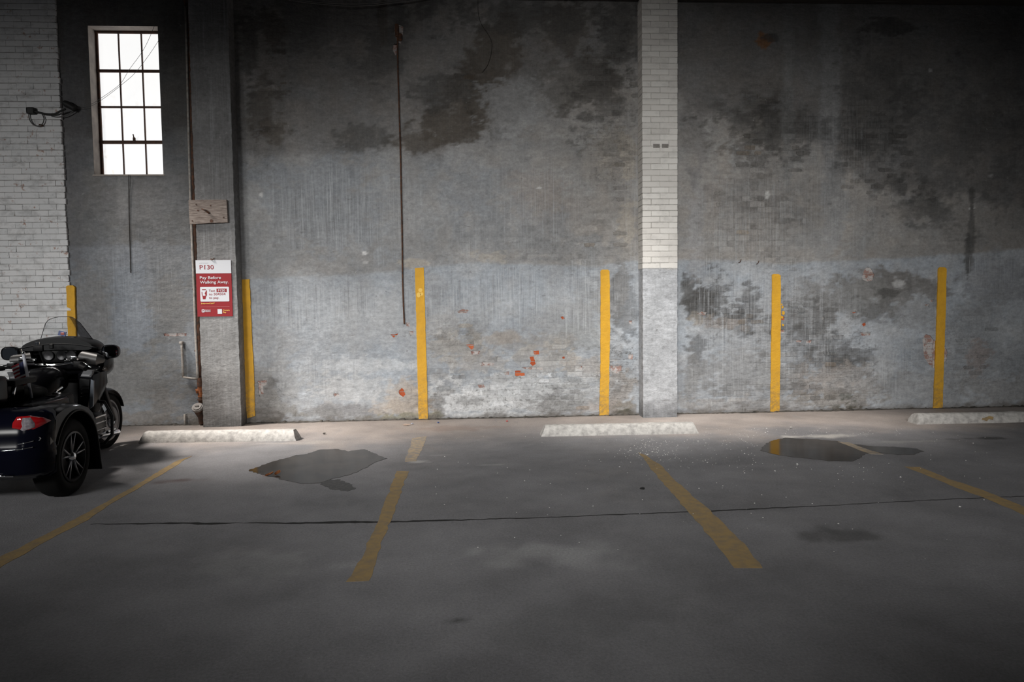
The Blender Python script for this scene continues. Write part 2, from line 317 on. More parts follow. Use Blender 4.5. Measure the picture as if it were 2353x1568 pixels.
# (x, y, rx, ry, colour, amount, raggedness)
BLOBS = [
 # brown damp in the upper middle bay
 (1140, 110, 60, 80, BRN, .85, .5), (1100, 230, 90, 60, BRN, .85, .5), (1030, 285, 95, 50, BRN, .9, .5), (960, 325, 80, 28, BRN, .75, .5), (830, 318, 75, 30, DK, .55, .6), (1000, 215, 60, 45, DK, .6, .7), (880, 130, 40, 60, DK, .45, .9),
 (610, 210, 38, 95, BRN, .6, .9), (635, 300, 32, 34, BRN, .7, .6), (625, 70, 26, 60, BRN, .7, .6), (575, 120, 25, 90, DK, .6, .7), (880, 45, 10, 55, BRN, .8, .4), (1300, 60, 60, 60, BRN, .6, .7), (1420, 60, 40, 90, DK, .6, .7),
 (1180, 40, 220, 40, DK, .55, .8), (760, 60, 200, 60, DK, .40, .8),
 (1260, 230, 110, 60, GR, .4, .6), (1385, 260, 70, 70, DK, .4, 1.0), (1400, 330, 40, 60, TAN, .35, .9), (1442, 350, 20, 60, TAN, .8, .7), (1440, 520, 22, 60, TAN, .75, .8), (1330, 200, 90, 60, BRN, .45, .9),
 (1225, 430, 60, 35, (.33, .30, .28), .5, .8), (1260, 480, 70, 40, (.33, .30, .28), .4, .8),
 # pale brushed area and light wash of the middle bay
 (760, 400, 160, 40, LIGHT*.86, .55, .7), (740, 480, 130, 110, LIGHT*.84, .55, .6), (1080, 430, 60, 60, LIGHT*.8, .4, .8), (1180, 250, 60, 60, MID*1.15, .6, .7), (1150, 520, 110, 60, LIGHT*.8, .35, .9),
 (640, 560, 60, 60, MID*.92, .5, .7), (1220, 560, 140, 40, MID*.95, .5, .8), (1330, 580, 110, 30, MID*.85, .5, .9), (1110, 590, 60, 14, TAN, .55, .9), (960, 605, 26, 9, TAN, .7, .7),
 # lower middle bay
 (1400, 690, 30, 50, GR, .6, .7), (1345, 690, 26, 45, (.30, .31, .32), .6, .5), (1300, 735, 80, 50, (.31, .315, .32), .7, .6), (1330, 780, 70, 25, (.30, .31, .31), .6, .7), (1215, 790, 90, 20, (.33, .32, .31), .6, .8), (1130, 782, 60, 12, (.36, .335, .31), .7, .7), (1160, 775, 30, 14, (.35, .325, .30), .8, .5),
 (1025, 740, 40, 35, (.37, .36, .35), .6, .9), (1095, 740, 30, 50, (.35, .355, .36), .6, .8), (1060, 800, 60, 30, (.40, .375, .34), .6, .9), (1100, 830, 60, 25, (.44, .42, .40), .6, .9), (1250, 830, 60, 30, (.46, .43, .39), .5, 1.0), (1350, 845, 50, 20, (.44, .40, .36), .5, 1.0),
 (1435, 720, 26, 70, DK, .45, 1.0), (1430, 655, 12, 40, GR, .7, .7), (1420, 900, 40, 45, (.28, .255, .23), .7, .7), (1370, 935, 60, 25, (.34, .30, .27), .6, .8), (1440, 940, 28, 22, (.23, .21, .18), .7, .7),
 (1180, 905, 160, 45, PALE, .75, .7), (1080, 925, 110, 30, PALE, .8, .6), (1130, 955, 120, 10, PALE, .7, .6), (1300, 900, 90, 40, (.40, .41, .42), .5, .9), (1310, 920, 60, 25, (.28, .285, .29), .75, .7), (1275, 935, 50, 16, (.31, .31, .31), .7, .7),
 (1003, 925, 17, 15, GR, .8, .6), (1030, 900, 22, 8, GR, .6, .9), (1150, 872, 30, 9, GR, .5, 1.0), (1090, 920, 30, 8, GR, .55, 1.0), (1000, 950, 20, 16, GR, .6, .8), (1010, 860, 12, 8, GR, .6, .9),
 (790, 945, 95, 22, (.24, .24, .245), .9, .45), (740, 950, 60, 14, (.24, .24, .24), .8, .5), (860, 962, 80, 8, (.23, .23, .22), .7, .6), (930, 925, 45, 40, (.43, .37, .31), .75, .7), (890, 935, 40, 25, (.44, .39, .34), .6, .8), (640, 940, 70, 24, (.25, .24, .22), .6, .8), (610, 955, 60, 14, (.16, .15, .14), .8, .7), (600, 890, 22, 26, (.26, .25, .24), .7, .9), (650, 890, 70, 40, (.34, .34, .335), .5, .9), (625, 780, 50, 60, (.34, .34, .34), .5, .8),
 (940, 958, 70, 8, (.25, .25, .17), .6, .8), (850, 840, 90, 14, PALE, .35, .9), (860, 720, 140, 60, (.42, .43, .44), .4, .7), (700, 700, 90, 70, LIGHT*1.05, .5, .7), (1150, 690, 120, 40, LIGHT*1.08, .5, .8), (810, 900, 90, 30, (.49, .49, .49), .5, .8),
 # left bay
 (305, 690, 48, 130, (.245, .268, .30), .85, .12), (300, 585, 130, 25, (.24, .25, .27), .5, .5), (390, 640, 46, 60, (.20, .205, .21), .5, .8), (210, 720, 40, 90, (.21, .205, .20), .6, .6), (400, 720, 40, 60, (.19, .186, .18), .6, .7), (310, 880, 120, 60, (.21, .206, .198), .7, .7), (300, 960, 130, 14, (.22, .20, .18), .7, .7), (375, 930, 40, 40, (.27, .26, .25), .6, .8), (300, 450, 90, 60, (.24, .24, .245), .5, .7), (280, 440, 14, 60, (.33, .33, .33), .5, .4), (170, 300, 30, 260, (.16, .16, .17), .5, .4), (395, 100, 30, 80, DK, .6, .6),
 # right bay
 (1650, 690, 50, 50, DK, .62, 1.0), (1610, 700, 36, 40, DK, .8, .8), (1585, 690, 18, 50, DK, .8, .7), (1720, 700, 26, 50, DK, .62, .9), (1690, 745, 50, 30, DK, .5, 1.0), (1640, 745, 60, 16, (.34, .30, .27), .6, .9), (1600, 800, 24, 60, DK, .6, .9), (1600, 735, 20, 16, TAN, .5, .9), (1590, 870, 14, 90, (.20, .20, .2), .6, .7),
 (2040, 660, 100, 40, (.20, .195, .19), .9, .5), (2060, 650, 40, 24, (.155, .15, .145), .7, .8), (1960, 690, 90, 50, (.24, .24, .235), .75, .7), (1880, 700, 70, 60, (.25, .25, .25), .6, .8), (2040, 675, 28, 10, DK, .8, .6), (2150, 660, 30, 30, (.19, .185, .18), .7, .8), (1850, 740, 80, 40, DK, .35, 1.0), (1900, 780, 90, 30, DK, .35, 1.0), (1950, 815, 70, 20, DK, .5, .9), (1910, 835, 50, 14, DK, .5, .9), (2010, 720, 60, 30, DK, .35, 1.0), (2100, 720, 50, 40, (.27, .27, .27), .5, .8), (1960, 830, 30, 10, DK, .5, .9),
 (2065, 652, 16, 10, (.42, .42, .42), .9, .5), (1920, 880, 100, 35, (.32, .29, .265), .7, .8), (1930, 920, 110, 22, (.26, .235, .205), .75, .7), (1820, 885, 30, 10, DK, .5, .9), (1700, 895, 60, 26, DK, .35, 1.0), (1690, 860, 100, 60, (.28, .285, .29), .8, .7), (2050, 880, 60, 20, DK, .35, 1.0),
 (1936, 913, 7, 9, MOSS, 1, .7), (1952, 911, 9, 6, MOSS, 1, .6), (1964, 924, 5, 5, MOSS, 1, .6), (1957, 936, 15, 5, MOSS, 1, .7), (1925, 938, 16, 7, MOSS, .9, .9), (1978, 936, 4, 4, MOSS, .9, .6), (1947, 926, 4, 3, MOSS, .9, .7),
 (2030, 845, 30, 34, (.45, .46, .47), .5, .6), (2300, 640, 90, 60, (.24, .245, .26), .5, .7), (2280, 780, 90, 90, (.30, .31, .32), .5, .8), (2300, 900, 80, 30, (.27, .265, .26), .6, .8), (2250, 820, 24, 30, (.30, .25, .23), .6, .9), (2100, 900, 200, 40, (.34, .345, .35), .5, .8), (1760, 930, 200, 18, (.36, .35, .34), .6, .8), (1650, 958, 140, 8, (.22, .20, .19), .6, .7),
 (1640, 460, 22, 60, (.36, .33, .305), .6, .8), (1600, 500, 20, 120, (.37, .37, .38), .5, .7), (1665, 380, 18, 60, (.34, .31, .28), .6, .8), (1600, 330, 28, 110, (.22, .21, .205), .5, .8), (1720, 300, 80, 60, BRN, .40, 1.0), (1800, 300, 70, 50, DK, .45, 1.0), (1700, 260, 60, 40, DK, .35, 1.0), (1960, 330, 60, 50, DK, .45, 1.0), (2050, 430, 60, 30, DK, .45, .9), (2100, 480, 60, 30, DK, .35, .9), (1730, 190, 120, 30, (.21, .195, .18), .4, .9),
 (1758, 92, 12, 16, (.26, .13, .06), .9, .9), (1770, 85, 16, 8, DK, .8, .7), (1908, 200, 26, 260, (.27, .275, .28), .75, .35), (1812, 230, 14, 200, (.235, .24, .24), .6, .5), (1920, 480, 36, 120, (.30, .305, .31), .6, .5), (2232, 500, 9, 100, DK, .7, .5), (2225, 590, 8, 50, DK, .7, .5), (2190, 350, 130, 160, DK, .35, .9), (2040, 60, 60, 20, DK, .8, .5), (2000, 250, 80, 130, DK, .4, .9), (1700, 470, 80, 90, (.31, .295, .28), .4, .9), (1900, 565, 50, 30, (.33, .33, .33), .5, .8),
 (1763, 449, 5, 9, (.62, .62, .6), 1, .5), (2227, 480, 4, 4, (.55, .55, .54), 1, .6), (2238, 478, 3, 4, (.55, .55, .54), 1, .6), (2137, 162, 3, 6, (.5, .5, .5), .9, .6), (2276, 405, 8, 5, (.33, .33, .33), .8, .7), (600, 447, 4, 6, (.6, .6, .6), .9, .5), (1239, 432, 6, 3, (.6, .6, .6), .9, .5), (838, 582, 6, 4, (.6, .6, .6), .9, .5), (840, 604, 6, 4, (.5, .5, .5), .6, .8),
 # damp foot of the wall
 (1440, 950, 14, 9, MOSS, .8, .8), (1424, 948, 7, 4, MOSS, .8, .7), (905, 967, 14, 4, MOSS, .8, .7), (945, 968, 18, 3, MOSS, .8, .7),
]
BRICKY = [(1390, 250, 90, 190, .95), (1640, 250, 70, 120, .5), (1770, 300, 120, 120, 1.0), (1950, 340, 130, 140, .9), (1300, 330, 160, 120, .35), (1200, 870, 260, 90, .75), (1060, 790, 80, 60, .75), (1410, 850, 50, 90, .9), (1720, 480, 140, 160, .8), (2050, 430, 120, 80, .7), (1660, 700, 90, 70, .8), (1880, 800, 170, 110, .8), (1900, 910, 160, 35, .8), (2200, 800, 120, 120, .5), (620, 230, 60, 130, .6), (1010, 220, 110, 110, .55), (860, 160, 80, 120, .35), (1700, 900, 120, 40, .7), (1180, 560, 200, 60, .45), (300, 860, 120, 90, .35), (1350, 540, 110, 140, .55), (2260, 300, 100, 200, .5), (600, 890, 40, 50, .8), (760, 840, 160, 60, .25)]
STREAK = [(740, 480, 130, 110, .9), (720, 700, 190, 60, .8), (1170, 680, 230, 70, .95), (1340, 680, 70, 90, .8), (860, 460, 120, 120, .5), (1230, 470, 120, 120, .45), (1690, 720, 110, 160, .95), (1880, 730, 120, 130, .7), (1720, 500, 160, 120, .6), (1930, 420, 100, 200, .4), (2050, 830, 60, 100, .5), (2290, 620, 80, 50, .6), (300, 660, 90, 120, .35), (1080, 560, 60, 60, .5), (1460, 500, 30, 300, .5), (760, 860, 120, 60, .35), (1680, 860, 90, 90, .55)]
MOTTLE = [(1180, 905, 200, 60, .75), (1420, 850, 60, 120, .9), (1400, 280, 80, 200, .7), (600, 200, 60, 200, .75), (1900, 760, 220, 150, .6), (1640, 700, 70, 80, .8), (1760, 280, 120, 140, .8), (1000, 230, 120, 120, .5), (860, 150, 70, 100, .8), (1950, 250, 150, 160, .5), (620, 920, 90, 50, .7), (300, 900, 130, 80, .4), (1920, 920, 160, 30, .6), (1060, 780, 80, 70, .5), (2200, 830, 160, 120, .45), (1300, 570, 200, 40, .45), (700, 560, 140, 40, .3), (2000, 480, 300, 100, .3)]
def wall_colors(X, Z):
    PX, PY = to_px(X, Z)
    n1 = fbm(X, Z, 1.7, 5, 3.0)-.5; n2 = fbm(X, Z, 5.5, 4, 11.0)-.5; n3 = fbm(X*1.0, Z*1.8, 13., 3, 21.)-.5
    wob = n1*26+n2*16+n3*8
    yb = np.interp(PX, *zip(*YB)); y2 = np.interp(PX, *zip(*Y2))
    lo = sst(-4, 4, PY-yb+wob*.55)[:, None]
    up = sst(-16, 16, PY-y2+wob*1.6)[:, None]
    top = sst(40, 330, PY)[:, None]
    mid = MID*(.86+.14*top)*(1+sst(1000, 1350, PX)[:, None]*np.array((.045, 0, -.05)))
    col = DARK*(1-up)+mid*up
    col = col*(1-lo)+LIGHT*lo
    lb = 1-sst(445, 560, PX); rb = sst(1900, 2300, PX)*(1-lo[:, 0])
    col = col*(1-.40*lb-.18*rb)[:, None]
    col = col*(1+ (n1*.55)[:, None])
    col[:, 0] *= 1+n2*.10; col[:, 2] *= 1-n2*.10
    nz = n1*1.5+n2*1.5+n3*1.5
    for (x, y, rx, ry, c, a, rg) in BLOBS:
        d = np.sqrt(((PX-x)/rx)**2+((PY-y)/ry)**2)
        sel = d < 2.2
        if not sel.any(): continue
        e = .20 if rg > .15 else .08
        m = a*(1-sst(1-e, 1+e, d[sel]+nz[sel]*rg*1.25))
        col[sel] = col[sel]*(1-m[:, None])+np.array(c)*(1+n2[sel]*.3)[:, None]*m[:, None]
    # dirt line along the foot of the wall
    ft = (1-sst(.0, .10, Z+n2*.10+n3*.06))*.75
    col = col*(1-ft[:, None])+np.array((.14, .125, .11))*ft[:, None]
    mk = np.zeros((len(X), 4)); mk[:, 3] = 1
    for ch, lst, base in ((0, BRICKY, .10), (1, STREAK, .05), (2, MOTTLE, .12)):
        acc = np.full(len(X), base)
        for (x, y, rx, ry, a) in lst:
            d = np.sqrt(((PX-x)/rx)**2+((PY-y)/ry)**2)
            acc = np.maximum(acc, a*(1-sst(.45, 1.25, d+nz*.55)))
        mk[:, ch] = acc
    return np.clip(col, .02, .8), mk
def set_colors(me, tint, mask=None):
    a = me.color_attributes.new('tint', 'FLOAT_COLOR', 'POINT')
    t4 = np.ones((len(me.vertices), 4), 'f'); t4[:, :3] = tint
    a.data.foreach_set('color', t4.ravel())
    if mask is not None:
        b = me.color_attributes.new('mask', 'FLOAT_COLOR', 'POINT'); b.data.foreach_set('color', mask.astype('f').ravel())

# ------------------------------------------------------------------ the long wall, with its window opening and the holes in its plaster
ROW, BW = .078, .215
WIN = (-4.965, -4.075, 3.355, 5.275)
PATCH = [  # outline in photo pixels, kind
 ([(1069, 793), (1080, 792), (1090, 793), (1089, 799), (1083, 804), (1079, 799)], 'red'),
 ([(1081, 808), (1092, 805), (1103, 807), (1100, 815), (1084, 816)], 'old'),
 ([(1100, 836), (1112, 831), (1136, 834), (1133, 840), (1106, 842)], 'old'),
 ([(1226, 807), (1238, 806), (1239, 815), (1227, 815)], 'red'),
 ([(1217, 820), (1226, 820), (1229, 829), (1231, 837), (1224, 842), (1218, 836), (1220, 829)], 'red'),
 ([(1196, 845), (1220, 843), (1247, 845), (1248, 850), (1225, 850), (1208, 848)], 'old'),
 ([(1183, 852), (1196, 852), (1205, 858), (1206, 864), (1184, 864)], 'red'),
 ([(1156, 855), (1170, 854), (1169, 862), (1160, 861)], 'old'),
 ([(1402, 841), (1428, 841), (1428, 853), (1418, 858), (1404, 853)], 'old'),
 ([(1288, 729), (1294, 727), (1298, 732), (1293, 735)], 'red'),
 ([(1327, 848), (1336, 842), (1342, 846), (1336, 851)], 'old'),
 ([(1292, 821), (1297, 819), (1298, 824), (1293, 825)], 'red'),
 ([(1050, 716), (1062, 711), (1078, 713), (1072, 719), (1056, 721)], 'old'),
 ([(2121, 795), (2120, 780), (2127, 768), (2137, 771), (2146, 782), (2160, 786), (2172, 796), (2178, 812), (2175, 829), (2164, 836), (2156, 846), (2142, 846), (2134, 836), (2124, 822)], 'old'),
 ([(1981, 636), (1986, 620), (1994, 613), (2002, 617), (2009, 632), (2005, 645), (1992, 647), (1982, 643)], 'old'),
 ([(916, 899), (923, 892), (929, 897), (931, 907), (926, 913), (918, 907)], 'red'),
 ([(897, 769), (908, 769), (915, 766), (912, 774), (904, 776)], 'red'),
 ([(932, 742), (941, 741), (942, 752), (934, 750)], 'old'), ([(939, 762), (950, 761), (949, 770), (943, 772)], 'old'),
 ([(1976, 765), (2001, 764), (2000, 771), (1980, 772)], 'old'),
 ([(1795, 726), (1803, 728), (1802, 736), (1795, 735)], 'red'), ([(1792, 758), (1804, 758), (1803, 764), (1793, 765)], 'old'),
 ([(1957, 717), (1966, 714), (1968, 718), (1960, 721)], 'red'), ([(1887, 730), (1894, 729), (1894, 735), (1888, 735)], 'red'),
 ([(2124, 700), (2136, 699), (2134, 705), (2126, 705)], 'old'), ([(2136, 690), (2145, 688), (2144, 695), (2138, 695)], 'old'),
 ([(1828, 780), (1843, 783), (1840, 788), (1830, 786)], 'old'), ([(1852, 784), (1866, 781), (1864, 788), (1853, 790)], 'old'),
 ([(376, 767), (400, 765), (429, 766), (429, 773), (400, 773), (377, 773)], 'old'),
 ([(592, 876), (612, 874), (613, 884), (604, 888), (606, 908), (596, 912), (594, 895)], 'old'),
 ([(905, 58), (914, 55), (927, 61), (926, 80), (921, 100), (913, 98), (907, 80)], 'old'),
 ([(905, 100), (912, 100), (914, 118), (908, 128), (902, 112)], 'old'),
 ([(1445, 737), (1452, 736), (1452, 745), (1446, 744)], 'old'), ([(1443, 815), (1455, 813), (1453, 827), (1444, 825)], 'old'),
 ([(765, 905), (778, 903), (780, 911), (768, 912)], 'old'), ([(1600, 722), (1612, 716), (1625, 718), (1620, 725)], 'old'),
 ([(1097, 884), (1112, 882), (1114, 891), (1100, 892)], 'old'), ([(1980, 745), (1988, 740), (1990, 748), (1984, 751)], 'red'),
]
def build_wall():
    rnd = random.Random(5)
    xs = np.unique(np.round(np.concatenate([np.arange(-10, -6.6, .3), np.arange(-6.6, 8.6, .025), np.arange(8.6, 12.01, .3), [WIN[0], WIN[1]]]), 4))
    zs = np.unique(np.round(np.concatenate([np.arange(-.02, 5.9, .017), [5.95, WIN[2], WIN[3]]]), 4))
    nx, nz = len(xs), len(zs)
    polys = []
    for pts, kind in PATCH:
        q = [wp(*p) for p in pts]; q = [(v.x, v.z) for v in q]
        polys.append((jag(q, .02, .0035, rnd), kind))
    rects = []
    for i, (q, k) in enumerate(polys):
        a = np.array(q); i0 = np.searchsorted(xs, a[:, 0].min()-.012)-1; i1 = np.searchsorted(xs, a[:, 0].max()+.012)
        j0 = max(0, np.searchsorted(zs, a[:, 1].min()-.012)-1); j1 = np.searchsorted(zs, a[:, 1].max()+.012)
        rects.append([i0, i1, j0, j1, [i]])
    ch = True
    while ch:
        ch = False
        for a in range(len(rects)):
            for b in range(a+1, len(rects)):
                A, Bq = rects[a], rects[b]
                if A[0] < Bq[1] and Bq[0] < A[1] and A[2] < Bq[3] and Bq[2] < A[3]:
                    rects[a] = [min(A[0], Bq[0]), max(A[1], Bq[1]), min(A[2], Bq[2]), max(A[3], Bq[3]), A[4]+Bq[4]]; rects.pop(b); ch = True; break
            if ch: break
    keep = np.ones((nx-1, nz-1), bool)
    wx0, wx1 = np.searchsorted(xs, WIN[0]-1e-6), np.searchsorted(xs, WIN[1]-1e-6); wz0, wz1 = np.searchsorted(zs, WIN[2]-1e-6), np.searchsorted(zs, WIN[3]-1e-6)
    keep[wx0:wx1, wz0:wz1] = False
    for r in rects: keep[r[0]:r[1], r[2]:r[3]] = False
    XX, ZZ = np.meshgrid(xs, zs, indexing='ij')
    vx = list(XX.ravel()); vz = list(ZZ.ravel()); vy = [0.0]*len(vx)
    idx = np.arange(nx*nz).reshape(nx, nz)
    I, J = np.nonzero(keep)
    faces = np.stack([idx[I, J], idx[I+1, J], idx[I+1, J+1], idx[I, J+1]], 1).tolist()
    def inside(p, q):
        c = False; n = len(q); x, y = p
        for i in range(n):
            x1, y1 = q[i]; x2, y2 = q[(i+1) % n]
            if (y1 > y) != (y2 > y) and x < (x2-x1)*(y-y1)/(y2-y1)+x1: c = not c
        return c
    DEP = .022
    for i0, i1, j0, j1, ids in rects:
        loop = [idx[i, j0] for i in range(i0, i1)]+[idx[i1, j] for j in range(j0, j1)]+[idx[i, j1] for i in range(i1, i0, -1)]+[idx[i0, j] for j in range(j1, j0, -1)]
        pts = [(vx[k], vz[k]) for k in loop]; gl = list(loop); edges = [(k, (k+1) % len(loop)) for k in range(len(loop))]
        for pi in ids:
            q = polys[pi][0]; b0 = len(pts)
            for p in q: pts.append(p); gl.append(-1)
            edges += [(b0+k, b0+(k+1) % len(q)) for k in range(len(q))]
        ov, oe, of, ovo, _, _ = delaunay_2d_cdt([Vector(p) for p in pts], edges, [], 0, 1e-7)
        mp = []
        for k, v in enumerate(ov):
            g = -1
            for s in ovo[k]:
                if gl[s] >= 0: g = gl[s]
            if g < 0: g = len(vx); vx.append(v.x); vy.append(0.0); vz.append(v.y)
            mp.append(g)
        for f in of:
            c = ((ov[f[0]].x+ov[f[1]].x+ov[f[2]].x)/3, (ov[f[0]].y+ov[f[1]].y+ov[f[2]].y)/3)
            if not any(inside(c, polys[pi][0]) for pi in ids): faces.append([mp[k] for k in f])
        for pi in ids:   # broken plaster edge running back to the masonry
            q = polys[pi][0]; b0 = len(vx)
            for p in q: vx.append(p[0]); vy.append(0.0); vz.append(p[1])
            for p in q: vx.append(p[0]); vy.append(DEP); vz.append(p[1])
            n = len(q)
            for k in range(n): faces.append([b0+k, b0+(k+1) % n, b0+n+(k+1) % n, b0+n+k])
    vx = np.array(vx); vy = np.array(vy); vz = np.array(vz)
    # the plaster is not flat
    und = (fbm(vx, vz, .9, 3, 2.)-.5)*.05+(fbm(vx, vz*2, 5., 3, 8.)-.5)*.012
    ed = np.ones_like(vx)
    ed *= sst(0, .25, np.maximum(np.maximum(WIN[0]-vx, vx-WIN[1]), np.maximum(WIN[2]-vz, vz-WIN[3])))
    for q, _ in polys:
        a = np.array(q); ed *= sst(.0, .2, np.maximum(np.maximum(a[:, 0].min()-vx, vx-a[:, 0].max()), np.maximum(a[:, 1].min()-vz, vz-a[:, 1].max())))
    vy2 = vy+und*ed*.5
    me = bpy.data.meshes.new('wall_far')
    me.from_pydata(np.stack([vx, vy2, vz], 1).tolist(), [], faces); me.validate(); me.update()
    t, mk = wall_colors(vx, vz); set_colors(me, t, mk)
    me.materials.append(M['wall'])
    o = bpy.data.objects.new('wall_far', me); C.objects.link(o); o['kind'] = 'structure'
    o['label'] = 'long grey painted and patched masonry wall behind the parking bays'
    # masonry shown by the holes: mortar bed plus the bricks, each clipped to the hole
    def clip(poly, x0, x1, z0, z1):
        for ax, lim, sg in ((0, x0, 1), (0, x1, -1), (1, z0, 1), (1, z1, -1)):
            out = []
            for i in range(len(poly)):
                a, b = poly[i], poly[(i+1) % len(poly)]; da, db = sg*(a[ax]-lim), sg*(b[ax]-lim)
                if da >= 0: out.append(a)
                if (da >= 0) != (db >= 0):
                    t = da/(da-db); out.append((a[0]+(b[0]-a[0])*t, a[1]+(b[1]-a[1])*t))
            poly = out
            if len(poly) < 3: return []
        return poly
    for q, kind in polys:
        a = np.array(q)
        bm = B(); x0, x1, z0, z1 = a[:, 0].min()-.01, a[:, 0].max()+.01, a[:, 1].min()-.01, a[:, 1].max()+.01
        box(bm, ((x0+x1)/2, .0345, (z0+z1)/2), (x1-x0, .04, z1-z0)); obj('mortar_bed', bm, M['mortar'], o)
        for r in range(int(z0/ROW)-1, int(z1/ROW)+2):
            off = .5*BW*(r % 2)
            for k in range(int((x0-off)/BW)-2, int((x1-off)/BW)+2):
                cx0 = k*BW+off
                pc = clip(list(q), cx0+.004, cx0+BW-.004, r*ROW+.004, r*ROW+ROW-.004)
                if len(pc) < 3: continue
                ar = abs(sum(pc[i][0]*pc[(i+1) % len(pc)][1]-pc[(i+1) % len(pc)][0]*pc[i][1] for i in range(len(pc))))/2
                if ar < .0006: continue
                bm = B()
                try: prism(bm, pc, 1, .006+rnd.uniform(0, .007), .04)
                except ValueError: bm.free(); continue
                obj('brick', bm, M['red_brick' if kind == 'red' else 'old_brick'], o)
    return o
wall = build_wall()
# bricks that stand out through the paint where the render has worn thin
def worn_bricks():
    rnd = random.Random(77); n = 0
    tone = {'tan': (1.12, 1.02, .90), 'grey': (.80, .80, .79), 'pale': (1.22, 1.22, 1.22), 'dark': (.74, .73, .72), 'brown': (.86, .78, .70)}
    zones = [((1000, 738, 1085, 800), .55, 'tan tan grey'), ((1085, 770, 1300, 850), .30, 'tan grey pale tan'), ((1000, 850, 1370, 950), .26, 'grey pale grey pale dark'), ((1290, 850, 1465, 950), .24, 'grey brown tan dark'), ((1370, 700, 1465, 840), .22, 'dark grey tan'),
             ((1340, 170, 1460, 420), .17, 'dark brown dark grey'), ((1350, 420, 1455, 580), .14, 'dark grey brown'), ((1690, 250, 1850, 400), .30, 'dark brown grey dark'), ((1640, 400, 1760, 560), .14, 'dark grey tan'), ((1940, 300, 2120, 450), .16, 'dark dark grey'),
             ((1600, 650, 1740, 770), .14, 'dark brown tan'), ((1800, 680, 2060, 850), .15, 'dark grey dark tan'), ((1790, 860, 2010, 930), .18, 'dark brown grey'), ((1640, 870, 1760, 930), .14, 'dark grey'), ((575, 130, 660, 330), .14, 'brown dark'), ((980, 170, 1110, 290), .10, 'dark brown'), ((2100, 740, 2300, 880), .10, 'dark grey'), ((590, 860, 640, 940), .25, 'grey pale brown')]
    done = set()
    for (x0, y0, x1, y1), pr, kinds in zones:
        a, b = wp(x0, y1), wp(x1, y0); kinds = kinds.split()
        for r in range(int(a.z/ROW)+1, int(b.z/ROW)):
            off = .5*BW*(r % 2)
            for k in range(int((a.x-off)/BW), int((b.x-off)/BW)+1):
                cx, cz = k*BW+off+BW/2, (r+.5)*ROW
                if (r, k) in done or rnd.random() > pr*2.6*max(0, float(fbm(np.array([cx]), np.array([cz]), 2.2, 2, 40.)[0])*2.4-.85) or not (a.x < cx < b.x): continue
                px, py = to_px(cx, cz)
                if any(abs(px-s) < 34 for s in (565, 967, 1390, 1783, 2160)): continue
                if any(abs(px-sum(q[0] for q in pts)/len(pts)) < 40 and abs(py-sum(q[1] for q in pts)/len(pts)) < 20 for pts, _ in PATCH): continue
                done.add((r, k)); L = BW*rnd.choice((.97, .97, .5, .75)); hh = ROW*rnd.uniform(.72, .93)
                m = 18; pts = []
                for j in range(m):
                    t = 2*math.pi*j/m; c_, s_ = math.cos(t), math.sin(t)
                    pts.append((cx+L/2*math.copysign(abs(c_)**.4, c_)*rnd.uniform(.80, 1.04), cz+hh/2*math.copysign(abs(s_)**.5, s_)*rnd.uniform(.66, 1.06)))
                bm = B(); prism(bm, pts, 1, -.0055-rnd.uniform(0, .003), .02)
                cen = Vector((cx, 0, cz))
                for v in bm.verts:
                    if v.co.y > 0: v.co.x = cx+(v.co.x-cx)*1.02
                o = obj('brick', bm, M['wall'], wall); n += 1
                vv = np.zeros(len(o.data.vertices)*3); o.data.vertices.foreach_get('co', vv); vv = vv.reshape(-1, 3)
                t, mk = wall_colors(vv[:, 0], vv[:, 2]); mk[:, 2] = np.maximum(mk[:, 2], .5)
                set_colors(o.data, t.mean(0)*np.array(tone[rnd.choice(kinds)])*rnd.uniform(.9, 1.1), mk)
    return n
print('worn bricks', worn_bricks())

# ------------------------------------------------------------------ floor
def floor_colors(X, Y):
    n1 = fbm(X, Y, 1.3, 5, 5.)-.5; n2 = fbm(X, Y, 5., 4, 15.)-.5
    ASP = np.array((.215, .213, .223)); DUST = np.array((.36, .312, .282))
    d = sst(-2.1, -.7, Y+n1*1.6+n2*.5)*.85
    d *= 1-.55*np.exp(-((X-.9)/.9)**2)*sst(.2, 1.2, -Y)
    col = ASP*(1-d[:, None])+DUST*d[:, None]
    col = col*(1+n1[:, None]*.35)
    for (px, py, rx, ry, c, a) in [(1900, 1003, .35, .12, (.55, .53, .5), .9), (1835, 1004, .18, .05, (.55, .53, .5), .8), (960, 1062, .12, .06, (.45, .45, .45), .8), (1010, 1047, .25, .03, (.42, .42, .42), .7), (1130, 1068, .12, .03, (.42, .42, .42), .6), (1270, 1276, .55, .22, (.33, .33, .335), .7), (600, 1295, .5, .25, (.32, .32, .325), .6), (1930, 1232, .35, .14, (.06, .06, .06), .6), (2260, 1008, .35, .08, (.05, .05, .05), .8), (1350, 1440, .5, .3, (.16, .16, .165), .6), (410, 1105, .2, .1, (.09, .055, .05), .7), (700, 1018, .6, .1, (.42, .38, .345), .5), (1040, 985, .6, .2, (.27, .20, .17), .5), (1060, 1424, .06, .03, (.03, .03, .03), .7), (2080, 1016, .5, .05, (.30, .30, .29), .6)]:
        c0 = fp(px, py); dd = np.sqrt(((X-c0.x)/rx)**2+((Y-c0.y)/ry)**2); m = a*(1-sst(.3, 1.2, dd+n2*2.2))
        col = col*(1-m[:, None])+np.array(c)*m[:, None]
    return np.clip(col, .015, .7)
